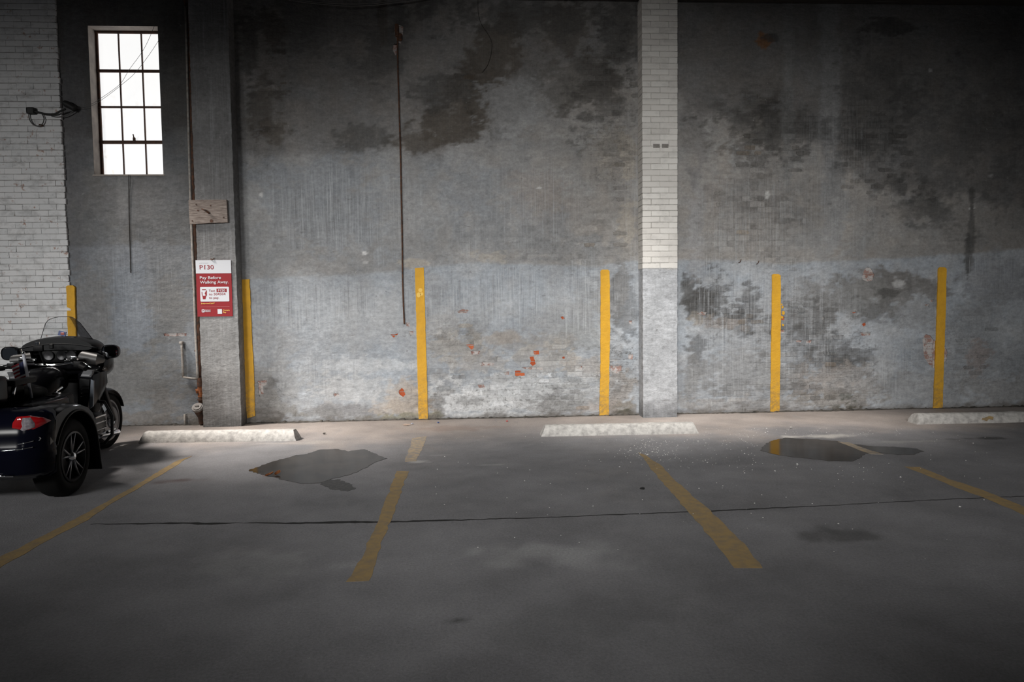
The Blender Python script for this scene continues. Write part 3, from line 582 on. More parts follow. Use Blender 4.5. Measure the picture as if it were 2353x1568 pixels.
def build_floor():
    xs = np.unique(np.round(np.concatenate([np.arange(-12, -6, .5), np.arange(-6, 8.5, .045), np.arange(8.5, 14.1, .5)]), 4))
    ys = np.unique(np.round(np.concatenate([np.arange(-16, -7.6, .4), np.arange(-7.6, .1, .045)]), 4))
    XX, YY = np.meshgrid(xs, ys, indexing='ij'); x, y = XX.ravel(), YY.ravel(); idx = np.arange(len(x)).reshape(XX.shape)
    f = np.stack([idx[:-1, :-1].ravel(), idx[1:, :-1].ravel(), idx[1:, 1:].ravel(), idx[:-1, 1:].ravel()], 1).tolist()
    me = bpy.data.meshes.new('floor'); me.from_pydata(np.stack([x, y, np.zeros_like(x)], 1).tolist(), [], f); me.update()
    set_colors(me, floor_colors(x, y)); me.materials.append(M['floor'])
    o = bpy.data.objects.new('floor', me); C.objects.link(o); o['kind'] = 'structure'; o['label'] = 'dark stained asphalt floor of the parking garage'
    return o
floor = build_floor()
# joint running across the floor
bm = B(); rnd = random.Random(2)
pl = [(208, 1205, .4), (260, 1205, .7), (330, 1204, 1.3), (420, 1203, 1.8), (470, 1204, 2.3), (520, 1203, 1.2), (545, 1202, .2), (590, 1202, .9), (640, 1203, 1.2), (690, 1203, 1.8), (760, 1201, 2.4), (830, 1200, 2.2), (900, 1200, 1.5), (980, 1198, 1.5), (1060, 1196, 1.2), (1140, 1193, .8), (1250, 1190, .7), (1400, 1184, .7), (1560, 1178, 1.0), (1680, 1173, 1.3), (1760, 1169, 1.0), (1900, 1163, .5), (2050, 1154, .5), (2200, 1147, .6), (2353, 1141, .6), (2500, 1134, .5)]
fine = []
for a, b in zip(pl, pl[1:]):
    k = max(1, int((b[0]-a[0])/14))
    for i in range(k): t = i/k; fine.append((a[0]+(b[0]-a[0])*t, a[1]+(b[1]-a[1])*t+rnd.uniform(-.6, .6), (a[2]+(b[2]-a[2])*t)*rnd.uniform(.7, 1.3)))
rows = []
for x, y, w in fine:
    a = fp(x, y-w); b = fp(x, y+w); rows.append((bm.verts.new((a.x, a.y, .0012)), bm.verts.new((b.x, b.y, .0012)), bm.verts.new((a.x, a.y, .0003)), bm.verts.new((b.x, b.y, .0003))))
for a, b in zip(rows, rows[1:]):
    for i, j in ((0, 1), (2, 0), (1, 3)): bm.faces.new((a[i], a[j], b[j], b[i]))
obj('crack', bm, simple('tar_filled_joint', (.012, .012, .012), .8), floor)

# dirt and crumbs lying along the foot of the wall
bm = B(); rnd = random.Random(9); prev = None; x = -6.2
while x < 8.3:
    d = .012+.055*abs(math.sin(x*2.1)*math.sin(x*.83+1))*rnd.uniform(.4, 1.3); hgt = .008+.03*rnd.random()**2
    row = [bm.verts.new((x, -d, .001)), bm.verts.new((x, -d*.45, .004+hgt*.35)), bm.verts.new((x, .02, .004+hgt))]
    if prev:
        for k in (0, 1): bm.faces.new((prev[k], prev[k+1], row[k+1], row[k]))
    prev = row; x += rnd.uniform(.015, .05)
tag(obj('dirt', bm, simple('wall_foot_dirt', (.10, .088, .075), .95, col2=(.03, .028, .025), nscale=14, bmp=.5), floor), kind='stuff')

# ------------------------------------------------------------------ ceiling with openings added above the added lamps, roof beam
bm = B()
CZ = 5.95
def slab_with_holes(bm, X0, X1, Y0, Y1, z0, z1, holes):
    xs = sorted({X0, X1, *[h[0] for h in holes], *[h[1] for h in holes]}); ys = sorted({Y0, Y1, *[h[2] for h in holes], *[h[3] for h in holes]})
    for a, b in zip(xs, xs[1:]):
        for c, d in zip(ys, ys[1:]):
            mx, my = (a+b)/2, (c+d)/2
            if any(h[0] < mx < h[1] and h[2] < my < h[3] for h in holes): continue
            box(bm, (mx, my, (z0+z1)/2), (b-a, d-c, z1-z0))
slab_with_holes(bm, -12, 14, -16, .3, CZ, CZ+.15, [(-7.1, -5.7, -2.3, -1.3), (1.5, 2.3, -2.25, -1.55), (3.4, 4.4, -2.25, -1.55)])
tag(obj('ceiling', bm, M['dark_wood']), 'dark timber roof deck', kind='structure')
bm = B(); box(bm, (1, -.16, 5.80), (22, .30, .28), .01); tag(obj('trim_1', bm, M['dark_wood']), 'dark timber beam along the top of the wall', kind='structure')

# ------------------------------------------------------------------ piers on the wall
DL, DR = .22, .25
pl_x0, pl_x1 = wp(452, 560, -DL).x, wp(541, 560, -DL).x
pr_x0, pr_x1 = wp(1476, 500, -DR).x, wp(1557.5, 500, -DR).x
def pier_colors(me, base, base_lo, zline):
    v = np.zeros(len(me.vertices)*3); me.vertices.foreach_get('co', v); v = v.reshape(-1, 3)
    X, Z = v[:, 0]+v[:, 1]*1.7, v[:, 2]
    n1 = fbm(X, Z, 3., 5, 4.)-.5; n2 = fbm(X, Z, 9., 4, 14.)-.5
    lo = (1-sst(-.03, .03, Z-zline+n1*.1))[:, None]
    c = np.array(base)*(1-lo)+np.array(base_lo)*lo; c = c*(1+n1*.6)[:, None]
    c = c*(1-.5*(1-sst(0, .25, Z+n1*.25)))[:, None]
    mk = np.zeros((len(X), 4)); mk[:, 0] = .1; mk[:, 1] = .25; mk[:, 2] = .35; set_colors(me, c, mk)
def pier_mesh(bm, x0, x1, y0, zt):
    zs = np.arange(0, zt+.001, .05); xx = np.linspace(x0, x1, 11); ring0 = None
    for z in zs:
        ring = [bm.verts.new((x0-.0, .03, z))]+[bm.verts.new((x0+random.uniform(-.003, .003), y0*t, z)) for t in (.25, .5, .75)]
        ring += [bm.verts.new((x+(random.uniform(-.004, .004) if i in (0, 10) else 0), y0+random.uniform(-.003, .002), z)) for i, x in enumerate(xx)]
        ring += [bm.verts.new((x1+random.uniform(-.003, .003), y0*t, z)) for t in (.75, .5, .25)]+[bm.verts.new((x1, .03, z))]
        if ring0:
            for k in range(len(ring)-1): bm.faces.new((ring0[k], ring0[k+1], ring[k+1], ring[k]))
        ring0 = ring
bm = B(); pier_mesh(bm, pl_x0, pl_x1, -DL, 5.66); pier = obj('concrete_pier', bm, M['wall'], smooth='auto')
pier_colors(pier.data, (.20, .20, .202), (.25, .25, .25), 1.9); tag(pier, 'grey rendered pier carrying the red and white payment sign', kind='structure')
bm = B(); pier_mesh(bm, pr_x0+.006, pr_x1-.006, -DR+.006, 5.66); pier2 = obj('brick_pier', bm, M['wall'], smooth='auto')
pier_colors(pier2.data, (.55, .53, .50), (.50, .515, .54), 2.05); tag(pier2, 'cream painted brick pier between the two wide bays', kind='structure')
def brick_mesh(name, lx, ly, lz, rnd_, bev=.008):
    bm = B(); box(bm, (0, 0, 0), (lx, ly, lz), bev, 2)
    for v in bm.verts: v.co += Vector((rnd_.uniform(-.0025, .0025), rnd_.uniform(-.002, .002), rnd_.uniform(-.002, .002)))
    me = bpy.data.meshes.new(name); bm.to_mesh(me); bm.free(); return me
rnd = random.Random(11)
zlo = 2.03
halfw = (pr_x1-pr_x0)/2
me_half = [brick_mesh('brick', halfw-.004, DR, ROW-.006, rnd) for _ in range(3)]
me_q = [brick_mesh('brick', halfw*.5-.004, DR, ROW-.006, rnd) for _ in range(3)]
for lst in (me_half, me_q):
    for m_ in lst: m_.materials.append(M['pier_brick'])
k = 0; z = zlo
while z < 5.6:
    lay = [(.5, 'h'), (1.5, 'h')] if k % 2 == 0 else [(.25, 'q'), (1.0, 'h'), (1.75, 'q')]
    for u, t in lay:
        o = bpy.data.objects.new('brick', rnd.choice(me_half if t == 'h' else me_q)); C.objects.link(o); o.parent = pier2
        o.location = (pr_x0+u*halfw+rnd.uniform(-.002, .002), -DR/2-.001+rnd.uniform(-.0025, .0025), z+ROW/2)
    z += ROW; k += 1

for px in (1508, 1528):
    bm = B(); a, b_ = wp(px-7, 331, -DR-.004), wp(px+8, 340, -DR-.004); box(bm, ((a.x+b_.x)/2, -DR-.0035, (a.z+b_.z)/2), (b_.x-a.x, .006, abs(a.z-b_.z)), .002); obj('dark_patch', bm, simple('grey_patch', (.20, .19, .175), .9, col2=(.3, .28, .26), nscale=20), pier2)

# ------------------------------------------------------------------ white painted brickwork left of the window
bx1 = lambda z: -5.20+.0*z
e0, e1 = wp(131, 20), wp(163, 650)
def edge_x(z): return e1.x+(e0.x-e1.x)*(z-e1.z)/(e0.z-e1.z)
bm = B(); rnd = random.Random(21)
prism(bm, [(-10, 0), (edge_x(0)-.02, 0), (edge_x(5.7)-.02, 5.7), (-10, 5.7)], 1, -.0285, .01)
bed = tag(obj('wall_left', bm, M['joint']), 'white painted brickwork at the left end of the wall', kind='structure')
wm = {}
def wbrick(lx):
    key = round(lx, 2)
    if key not in wm:
        wm[key] = [brick_mesh('brick', lx-.003, .05, ROW-.0075, rnd, .005) for _ in range(3)]
        for m_ in wm[key]: m_.materials.append(M['white_brick'])
    return rnd.choice(wm[key])
spots = []
for r in range(0, 73):
    z = r*ROW; xe = edge_x(z)+rnd.uniform(-.010, .008); x = xe; first = True
    while x > -10:
        L = (BW if r % 2 == 0 else BW*.5) if first else BW
        first = False
        spots.append((x-L/2, z+ROW/2, L)); x -= L
vis = [s for s in spots if s[0] > -6.45 and s[1] > .95]
vis.sort(key=lambda s: -s[0]+(0 if s[1] < 5.5 else 5)); near = vis[:298]; rest = [s for s in spots if s not in set(near)]
for x, z, L in near:
    o = bpy.data.objects.new('brick', wbrick(L)); C.objects.link(o); o.parent = bed
    o.location = (x, -.0095+rnd.uniform(-.004, .004), z+rnd.uniform(-.0015, .0015))
bm = B()
for x, z, L in rest: box(bm, (x, -.0095+rnd.uniform(-.003, .003), z), (L-.0025, .05, ROW-.0085))
tag(obj('brickwork', bm, M['white_brick'], bed), kind='stuff')

# ------------------------------------------------------------------ window
x0, x1, z0, z1 = WIN
RD = .20
win = empty('window_1', ((x0+x1)/2, RD, z0)); tag(win, 'tall steel window of twelve bright frosted panes set in the grey wall', kind='structure')
def wob(name, bm, m, par=None, **k):
    bmesh.ops.translate(bm, verts=bm.verts, vec=(-(x0+x1)/2, -RD, -z0)); return obj(name, bm, m, par or win, **k)
bm = B()
for (ax, bx_, az, bz) in ((x0-.06, x0, z0-.06, z1+.06), (x1, x1+.06, z0-.06, z1+.06), (x0, x1, z0-.06, z0), (x0, x1, z1, z1+.06)):
    box(bm, ((ax+bx_)/2, (.004+RD+.06)/2, (az+bz)/2), (bx_-ax, RD+.06-.004, bz-az))
wob('reveal', bm, M['reveal'])
cw = (x1-x0)/3; zr = [z0, z0+.46, z0+.925, z0+1.40, z1]
def pane_material():
    m, nt, b = nodes_of('sunlit_frosted_glass')
    v = N(nt, 'ShaderNodeTexCoord').outputs['Object']; oi = N(nt, 'ShaderNodeObjectInfo')
    sz = N(nt, 'ShaderNodeSeparateXYZ'); nt.links.new(v, sz.inputs[0]); low = mapr(nt, sz.outputs[2], 1.3, .2, 0.1, 1)
    g = mixc(nt, mth(nt, 'MULTIPLY', low, mapr(nt, noise(nt, v, 9, 7, .8), .54, .70, .12, .9)), (1.0, .998, .99), (.62, .50, .38))
    g = mixc(nt, mth(nt, 'MULTIPLY', low, mapr(nt, noise(nt, v, 1, 4, .7, sc=(14, 1, 2)), .4, .7, 0, .5)), g, (.72, .80, .90))
    b.inputs['Base Color'].default_value = (.6, .6, .6, 1); b.inputs['Roughness'].default_value = .35
    nt.links.new(g, b.inputs['Emission Color']); b.inputs['Emission Strength'].default_value = .94
    return m
M['pane'] = pane_material()
for i in range(3):
    for j in range(4):
        bm = B(); box(bm, (x0+cw*(i+.5), RD, (zr[j]+zr[j+1])/2), (cw-.012, .006, zr[j+1]-zr[j]-.012)); wob('pane', bm, M['pane'])
for i in range(4):
    bm = B(); wv = .035 if i == 0 else (.016 if i == 3 else .013); xx = x0+cw*i
    if i == 0: xx += .012
    if i == 3: xx -= .006
    box(bm, (xx, RD-.012, (z0+z1)/2), (wv, .035, z1-z0), .003); wob('mullion', bm, M['frame'])
for j in range(5):
    bm = B(); wv = {0: .02, 1: .042, 2: .022, 3: .034, 4: .03}[j]
    box(bm, ((x0+x1)/2, RD-.016, zr[j]+(.008 if j == 0 else (-.012 if j == 4 else 0))), (x1-x0, .042, wv), .003); wob('glazing_bar', bm, M['frame'])
bm = B(); box(bm, (x0+cw*1.55, RD-.045, zr[1]+.035), (.03, .03, .05), .006); tube(bm, [(x0+cw*1.55, RD-.05, zr[1]+.05), (x0+cw*1.58, RD-.09, zr[1]+.09)], .008, 6); wob('latch', bm, M['frame'])
bm = B(); box(bm, ((x0+x1)/2+.0, .02, z0-.012), (x1-x0+.04, .06, .02), .005); wob('window_sill', bm, M['reveal'])

# ------------------------------------------------------------------ wheel stops
def wheel_stop(name, pl, pr, label, chip=None, length=None, rot=None):
    a, b = fp(*pl), fp(*pr) if pr else None
    if b is None: b = a+Vector((math.cos(rot), math.sin(rot), 0))*length
    d = (b-a); L = d.length; ang = math.atan2(d.y, d.x)
    bm = B(); rr = random.Random(int(pl[0])); nseg = 28
    prof = [(0, .0), (.004, .045), (.035, .105), (.06, .122), (.14, .122), (.165, .105), (.196, .045), (.20, 0)]
    rings = []
    for i in range(nseg+1):
        t = i/nseg; x = t*L; e = min(x, L-x); ring = []
        for (py, pz) in prof:
            # tapered, worn ends
            sh = .05*(pz/.122)*(1-min(1, e/.02)) if e < .02 else 0
            xx = x+(sh if t < .5 else -sh)
            ring.append((xx+rr.uniform(-.004, .004)*(e < .06), py+rr.uniform(-.0025, .0025), max(0, pz+rr.uniform(-.003, .002)*(pz > 0))))
        rings.append(ring)
    loft(bm, rings)
    o = obj(name, bm, M['concrete'], smooth='auto'); o.location = a; o.rotation_euler = (0, 0, ang)
    return tag(o, label, 'wheel stop', 'concrete wheel stops along the wall'), L, ang
s1, L1, a1 = wheel_stop('wheel_stop', (318, 1019), (681, 1014), 'pale concrete wheel stop below the payment sign, its left end in shadow')
s2, L2, a2 = wheel_stop('wheel_stop', (1244, 1004), (1606, 997), 'chipped concrete wheel stop lying in front of the cream brick pier')
s3, L3, a3 = wheel_stop('wheel_stop', (2107, 976), None, 'grey concrete wheel stop with a yellow smear at the right edge of the photo', length=1.83, rot=a2+.005)
bm = B(); rnd = random.Random(4); lp = jag([(.84, .05), (.90, .03), (.93, .045), (.98, .04), (1.0, .07), (.93, .085), (.88, .07)], .015, .008, rnd)
prism(bm, [(x, z) for x, z in lp], 1, -.004, .012)
for v in bm.verts: v.co.y += .003 if v.co.z < .045 else .003+(v.co.z-.045)*.52
obj('paint_smear', bm, M['line'], s3)

# ------------------------------------------------------------------ yellow bay stripes on the wall
def wall_paint(name, pts, label, cat, group, y=-.004, th=.006, mat='yellow', amp=.003, origin_low=True):
    q = [wp(p[0], p[1], y) for p in pts]; q = [(v.x, v.z) for v in q]
    q = jag(q, .05, amp, random.Random(int(pts[0][0])))
    if min(p[1] for p in q) < .012: q = [(x, max(z, .004)) for x, z in q]
    bm = B()
    # split into a strip of quads following the wall
    prism(bm, q, 1, y-.002, y+th)
    z0 = min(p[1] for p in q); x0 = sum(p[0] for p in q)/len(q)
    o = obj(name, bm, M[mat], origin=(x0, 0, z0)); return tag(o, label, cat, group)
G = 'yellow bay stripes painted on the wall'
wall_paint('wall_stripe', [(152, 659), (156, 656), (168, 656), (171, 660), (174, 765), (181, 978), (162, 979), (156, 765)], 'yellow stripe beside the white brickwork, partly behind the motorcycle', 'painted stripe', G, y=-.036, th=.04)
wall_paint('wall_stripe', [(551, 643), (573, 642), (578, 760), (584, 870), (586, 956), (568, 962), (558, 870), (553, 760)], 'wide yellow stripe in the corner beside the pier with the sign', 'painted stripe', G, y=-.012, th=.02)
wall_paint('wall_stripe', [(953, 616), (974, 615), (978, 760), (982, 900), (983, 964), (962, 966), (959, 850), (956, 720)], 'bright yellow stripe right of the hanging rusty rod', 'painted stripe', G, y=-.012, th=.02)
wall_paint('wall_stripe', [(1380, 623), (1384, 620), (1397, 620), (1401, 624), (1402, 760), (1400, 850), (1399, 956), (1377, 957), (1380, 850)], 'yellow stripe with a dirty foot left of the cream brick pier', 'painted stripe', G, y=-.012, th=.02)
wall_paint('wall_stripe', [(1774, 632), (1778, 630), (1790, 630), (1794, 634), (1794, 760), (1791, 946), (1770, 949), (1772, 800), (1774, 700)], 'yellow stripe right of the cream pier, with paint flakes beside it', 'painted stripe', G, y=-.012, th=.02)
wall_paint('wall_stripe', [(2156, 618), (2160, 614), (2171, 614), (2175, 618), (2173, 720), (2168, 870), (2166, 937), (2144, 939), (2150, 820)], 'rightmost yellow stripe crossing the hole of bare bricks', 'painted stripe', G, y=-.012, th=.02)
for k, (x, y, w, h) in enumerate([(966, 667, 5, 5), (962, 678, 5, 6), (969, 676, 4, 4)]):
    bm = B(); pts = [wp(x+w*math.cos(a*.9), y+h*math.sin(a*.9), -.016) for a in range(7)]
    prism(bm, [(p.x, p.z) for p in pts], 1, -.0175, -.013)
    o = obj('paint_scab', bm, simple('pale_yellow_scab', (.85, .56, .12), .7), [o for o in bpy.data.objects if o.get('label', '').startswith('bright yellow stripe right')][0])
    o.matrix_parent_inverse = Matrix.Translation(-o.parent.location)
fl = [o for o in bpy.data.objects if o.get('label', '').startswith('yellow stripe right of the cream pier')][0]; rnd = random.Random(6)
for (x, y, s) in ((1798, 706, 3), (1800, 719, 4.5), (1797, 729, 3), (1799, 747, 3), (1796, 700, 2)):
    bm = B(); pts = [wp(x+s*math.cos(a)*rnd.uniform(.5, 1.1), y+1.3*s*math.sin(a)*rnd.uniform(.5, 1.1), -.002) for a in np.arange(0, 6.2, .8)]
    prism(bm, [(p.x, p.z) for p in pts], 1, -.004, .012); bmesh.ops.translate(bm, verts=bm.verts, vec=-fl.location); obj('paint_flake', bm, M['yellow'], fl)
# ------------------------------------------------------------------ worn bay lines on the floor
def floor_patch(name, pts, mat, label, cat, group=None, z=.0015, amp=.01, step=.08, parent=None, seed=1):
    q = [fp(*p) for p in pts]; q = jag([(v.x, v.y) for v in q], step, amp, random.Random(seed))
    bm = B(); prism(bm, q, 2, .0002, z)
    c = (sum(p[0] for p in q)/len(q), sum(p[1] for p in q)/len(q), 0)
    o = obj(name, bm, mat, parent, origin=c)
    return tag(o, label, cat, group)
G = 'worn yellow bay lines on the floor'
floor_patch('bay_line', [(440, 1048), (390, 1080), (345, 1107), (300, 1132), (250, 1163), (200, 1196), (115, 1241), (30, 1287), (-60, 1345), (-90, 1330), (-30, 1296), (40, 1262), (140, 1211), (230, 1163), (330, 1105), (405, 1060)], M['line'], 'faded yellow floor line running past the motorcycle', 'floor line', G, seed=2)
floor_patch('bay_line', [(912, 1083), (940, 1084), (925, 1120), (908, 1170), (890, 1217), (868, 1272), (848, 1336), (797, 1338), (818, 1308), (845, 1250), (870, 1195), (895, 1130)], M['line'], 'yellow floor line right of the larger puddle, ending in the middle foreground', 'floor line', G, seed=3)
floor_patch('bay_line', [(1468, 1040), (1484, 1046), (1520, 1072), (1570, 1122), (1640, 1182), (1700, 1240), (1752, 1306), (1690, 1306), (1620, 1222), (1560, 1152), (1500, 1084)], M['line'], 'yellow floor line running from the wheel stop by the pier to the right foreground', 'floor line', G, seed=4)
floor_patch('bay_line', [(2078, 1073), (2112, 1074), (2180, 1101), (2270, 1131), (2365, 1170), (2500, 1222), (2500, 1244), (2360, 1186), (2270, 1148), (2170, 1110)], M['line'], 'rightmost yellow floor line, leaving the photo at its right edge', 'floor line', G, seed=5)
floor_patch('bay_line', [(948, 1008), (982, 1003), (968, 1036), (956, 1060), (930, 1062)], M['line_faint'], 'almost worn off start of a yellow line between wall and larger puddle', 'floor line', G, seed=6, z=.0011)
# ------------------------------------------------------------------ puddles
mw, nt, b = nodes_of('puddle_water')
b.inputs['Base Color'].default_value = (.030, .027, .024, 1); b.inputs['Roughness'].default_value = .12; b.inputs['IOR'].default_value = 1.33; b.inputs['Specular IOR Level'].default_value = .14
v = N(nt, 'ShaderNodeTexCoord').outputs['Object']
nt.links.new(mixc(nt, mapr(nt, noise(nt, v, 3, 6, .7), .4, .65, 0, 1), (.024, .021, .019), (.052, .044, .038)), b.inputs['Base Color'])
bump(nt, b, noise(nt, v, 5, 2), .04, .01)
mdamp = simple('damp_asphalt', (.030, .029, .028), .5, col2=(.075, .072, .07), nscale=30, contrast=(.45, .65))
floor_patch('puddle', [(570, 1082), (625, 1062), (680, 1047), (705, 1044), (735, 1034), (778, 1033), (800, 1038), (838, 1033), (855, 1041), (888, 1054), (862, 1064), (828, 1082), (800, 1093), (765, 1101), (735, 1111), (690, 1113), (655, 1104), (615, 1095)], mw, 'larger puddle with a brown leaf in it, in front of the pale wheel stop', 'puddle', 'puddles', z=.003, amp=.012, step=.035, seed=8)
floor_patch('damp_patch', [(735, 1106), (775, 1102), (800, 1110), (818, 1122), (800, 1129), (770, 1127), (740, 1118)], mdamp, 'dark damp patch at the near edge of the larger puddle', 'damp patch', z=.002, amp=.02, step=.03, seed=9)
floor_patch('puddle', [(1747, 1036), (1757, 1023), (1775, 1013), (1805, 1007), (1870, 1010), (1920, 1014), (1965, 1022), (2000, 1026), (2060, 1028), (2108, 1032), (2123, 1038), (2100, 1045), (2062, 1046), (2020, 1041), (1988, 1043), (1975, 1054), (1960, 1061), (1905, 1060), (1840, 1053), (1790, 1047)], mw, 'long brown puddle at the right with a narrow tail', 'puddle', 'puddles', z=.003, amp=.012, step=.035, seed=10)
o = floor_patch('line_mark', [(1925, 1016), (1950, 1018), (2000, 1036), (2030, 1045), (2000, 1044), (1975, 1036)], M['line_faint'], None, None, seed=12, z=.0042, amp=.006)
pd = [q for q in bpy.data.objects if q.get('label', '').startswith('long brown puddle')][0]; o.parent = pd; o.matrix_parent_inverse = Matrix.Translation(-pd.location)
# ------------------------------------------------------------------ litter
def crumple(name, px, py, sx, sy, sz, col, label, cat, seed):
    rr = random.Random(seed); c = fp(px, py); bm = B()
    bmesh.ops.create_icosphere(bm, subdivisions=2, radius=1)
    for v in bm.verts: v.co = Vector((v.co.x*sx, v.co.y*sy, v.co.z*sz))*rr.uniform(.6, 1.25)
    mz = min(v.co.z for v in bm.verts)
    for v in bm.verts: v.co.z -= mz
    o = obj(name, bm, simple(name+'_surface', col, .8, col2=tuple(x*.5 for x in col), nscale=60)); o.location = (c.x, c.y, .003); return tag(o, label, cat)
def leaf(px, py, rz, label, seed):
    rr = random.Random(seed); c = fp(px, py); bm = B(); n = 7; rows = []
    for i in range(n):
        t = i/(n-1); w = .024*math.sin(math.pi*min(1, t*.92+.06))**.8*(1+.2*(i % 2)); h = .022*t*t+.002
        rows.append([bm.verts.new((-.035+.07*t, -w, h+.012)), bm.verts.new((-.035+.07*t, 0, h)), bm.verts.new((-.035+.07*t, w, h+.014))])
    for a, b_ in zip(rows, rows[1:]):
        for k in (0, 1): bm.faces.new((a[k], a[k+1], b_[k+1], b_[k]))
    bmesh.ops.solidify(bm, geom=list(bm.faces), thickness=.0015)
    o = obj('fallen_leaf', bm, M['leaf']); o.location = (c.x, c.y, .004); o.rotation_euler = (0, 0, rz)
    bm = B(); tube(bm, [(-.035, 0, .003), (-.05, .004, .004), (-.06, .008, .010)], .0015, 5); obj('stem', bm, M['leaf'], o)
    return tag(o, label, 'leaf', 'leaves in the larger puddle')
M['leaf'] = simple('dry_leaf', (.36, .13, .035), .7, col2=(.18, .07, .03), nscale=40)
leaf(619, 1095, .4, 'curled brown leaf in the puddle, left one of two', 1); leaf(638, 1092, 1.2, 'curled brown leaf in the puddle, right one of two', 2)
crumple('paper_scrap', 934, 979, .045, .02, .012, (.55, .42, .34), 'crumpled pinkish paper scrap on the floor by the wall stripe', 'litter', 3)
crumple('paper_scrap', 947, 976, .018, .012, .01, (.5, .52, .6), 'small pale scrap right of the pinkish paper by the wall', 'litter', 4)
crumple('bottle_cap', 1007, 973, .014, .014, .008, (.06, .12, .35), 'tiny blue cap at the foot of the wall right of the bright stripe', 'litter', 5)
crumple('wrapper', 1165, 970, .016, .012, .008, (.5, .08, .07), 'tiny red wrapper at the foot of the middle wall', 'litter', 6)
crumple('pebble', 745, 999, .02, .015, .012, (.10, .09, .08), 'dark pebble on the lit floor right of the pale wheel stop', 'litter', 7)
crumple('pebble', 1476, 1126, .02, .015, .01, (.03, .03, .03), 'dark lump on the floor left of the line by the pier', 'litter', 8)
crumple('pebble', 1818, 985, .02, .014, .010, (.55, .53, .5), 'pale chip on the floor above the long puddle', 'litter', 9)
bm = B(); rnd = random.Random(31)
for k in range(900):
    if rnd.random() < .55: x, y = rnd.gauss(1800, 160), 985+abs(rnd.gauss(0, 45))
    elif rnd.random() < .5: x, y = rnd.uniform(1000, 2300), 1000+abs(rnd.gauss(0, 110))
    else: x, y = rnd.gauss(1500, 40), rnd.gauss(1030, 18)
    if x > 2350 or x < 900: continue
    c = fp(x, y)
    if c.y > -.12 or (1740 < x < 2125 and 1004 < y < 1063) or (1235 < x < 1615 and 960 < y < 1008): continue
    s = rnd.uniform(.002, .0065)*(1.8 if rnd.random() < .06 else 1)
    vs = [bm.verts.new(c+Vector((math.cos(a)*s*rnd.uniform(.7, 1.3), math.sin(a)*s*rnd.uniform(.7, 1.3), .0006))) for a in (0, 1.57, 3.14, 4.71)]
    t = bm.verts.new(c+Vector((0, 0, s*.8)))
    for i in range(4): bm.faces.new((vs[i], vs[(i+1) % 4], t))
tag(obj('plaster_grit', bm, simple('white_grit', (.58, .57, .55), .9)), 'fine white plaster grit scattered over the floor', 'grit', kind='stuff')

# ------------------------------------------------------------------ pipes beside the pier with the sign
def wpts(lst, y): return [wp(p[0], p[1], y if len(p) < 3 else p[2]) for p in lst]
PY = -.045
e = empty('drain_pipe', wp(462, 972, PY)); e.location.z = 0; tag(e, 'rusty iron drain pipe running down the left side of the pier with the sign', 'pipe')
def part(name, bm, m, par, root=None, **k):
    bmesh.ops.translate(bm, verts=bm.verts, vec=-(root or par).location); return obj(name, bm, m, par, **k)
bm = B(); P = wpts([(434, 8), (436, 120), (440, 250), (444, 400), (447, 520), (452, 640), (456, 760), (461, 872)], PY); tube(bm, P, [.024]*8, 12); part('pipe_run', bm, M['rust'], e, smooth=True)
bm = B(); tube(bm, wpts([(430, -2), (434, 10)], PY), .055, 12); part('socket', bm, M['rust'], e, smooth='auto')
bm = B(); tube(bm, wpts([(461, 868), (462, 888)], PY), .05, 14); part('socket', bm, M['rust'], e, smooth='auto')
M['orange_rust'] = simple('orange_rust', (.34, .11, .035), .85, col2=(.17, .06, .025), nscale=25, bmp=.4)
bm = B(); a, b_ = wp(462, 888, PY), wp(463, 912, PY); tube(bm, [a, b_], .045, 14)
tube(bm, [wp(462, 899, PY), wp(454, 899, PY-.02), wp(450, 900, PY-.03)], [.03, .03, .032], 10); part('tee', bm, M['orange_rust'], e, smooth='auto')
bm = B(); tube(bm, wpts([(463, 910), (464, 926)], PY), .042, 14); tube(bm, wpts([(463.5, 917), (463.7, 919.5)], PY), .056, 14); part('clamp', bm, M['rust'], e, smooth='auto')
bm = B(); tube(bm, wpts([(465, 974, -.05), (463, 958, -.06), (459, 948, -.10), (455, 940, -.15)], PY), [.042, .045, .058, .062], 14); part('wye', bm, simple('black_cast_iron', (.035, .028, .024), .8, col2=(.10, .045, .025), nscale=20), e, smooth='auto')
bm = B(); c0 = wp(454.5, 938.5, -.155); dirv = (wp(455, 940, -.15)-wp(459, 948, -.10)).normalized(); tube(bm, [c0-dirv*.005, c0+dirv*.028], .070, 18); tube(bm, [c0+dirv*.028, c0+dirv*.04], .055, 18)
box(bm, c0+dirv*.048, (.05, .02, .018), .003); part('clean_out_cap', bm, simple('grey_cap', (.30, .29, .28), .7, col2=(.18, .16, .15), nscale=14), e, smooth='auto')
e = empty('conduit', wp(420, 968, -.03)); e.location.z = 0; tag(e, 'thin grey steel conduit left of the rusty drain pipe, with a short bent branch', 'conduit')
CY = -.062
bm = B(); tube(bm, wpts([(426.3, 16), (429, 110), (432, 240), (436, 400), (440, 520), (445, 640), (449, 760), (454, 858), (455, 872)], CY-.012), .016, 8); part('conduit_run', bm, M['galv'], e, smooth=True)
bm = B(); tube(bm, wpts([(456, 871), (440, 870), (421, 867)], -.05), .013, 8); part('cross_pipe', bm, M['galv'], e, smooth=True)
bm = B(); tube(bm, wpts([(420.5, 868), (420, 840), (418, 800), (417.5, 789)], -.045), .017, 8); part('riser', bm, M['galv'], e, smooth=True)
bm = B(); box(bm, wp(417, 788, -.04), (.05, .06, .035), .008); part('elbow', bm, M['galv'], e)
for px, py in ((447, 665), (434, 262), (452, 806)):
    bm = B(); box(bm, wp(px, py, -.05), (.045, .05, .03), .006); part('clip', bm, M['frame'], e)
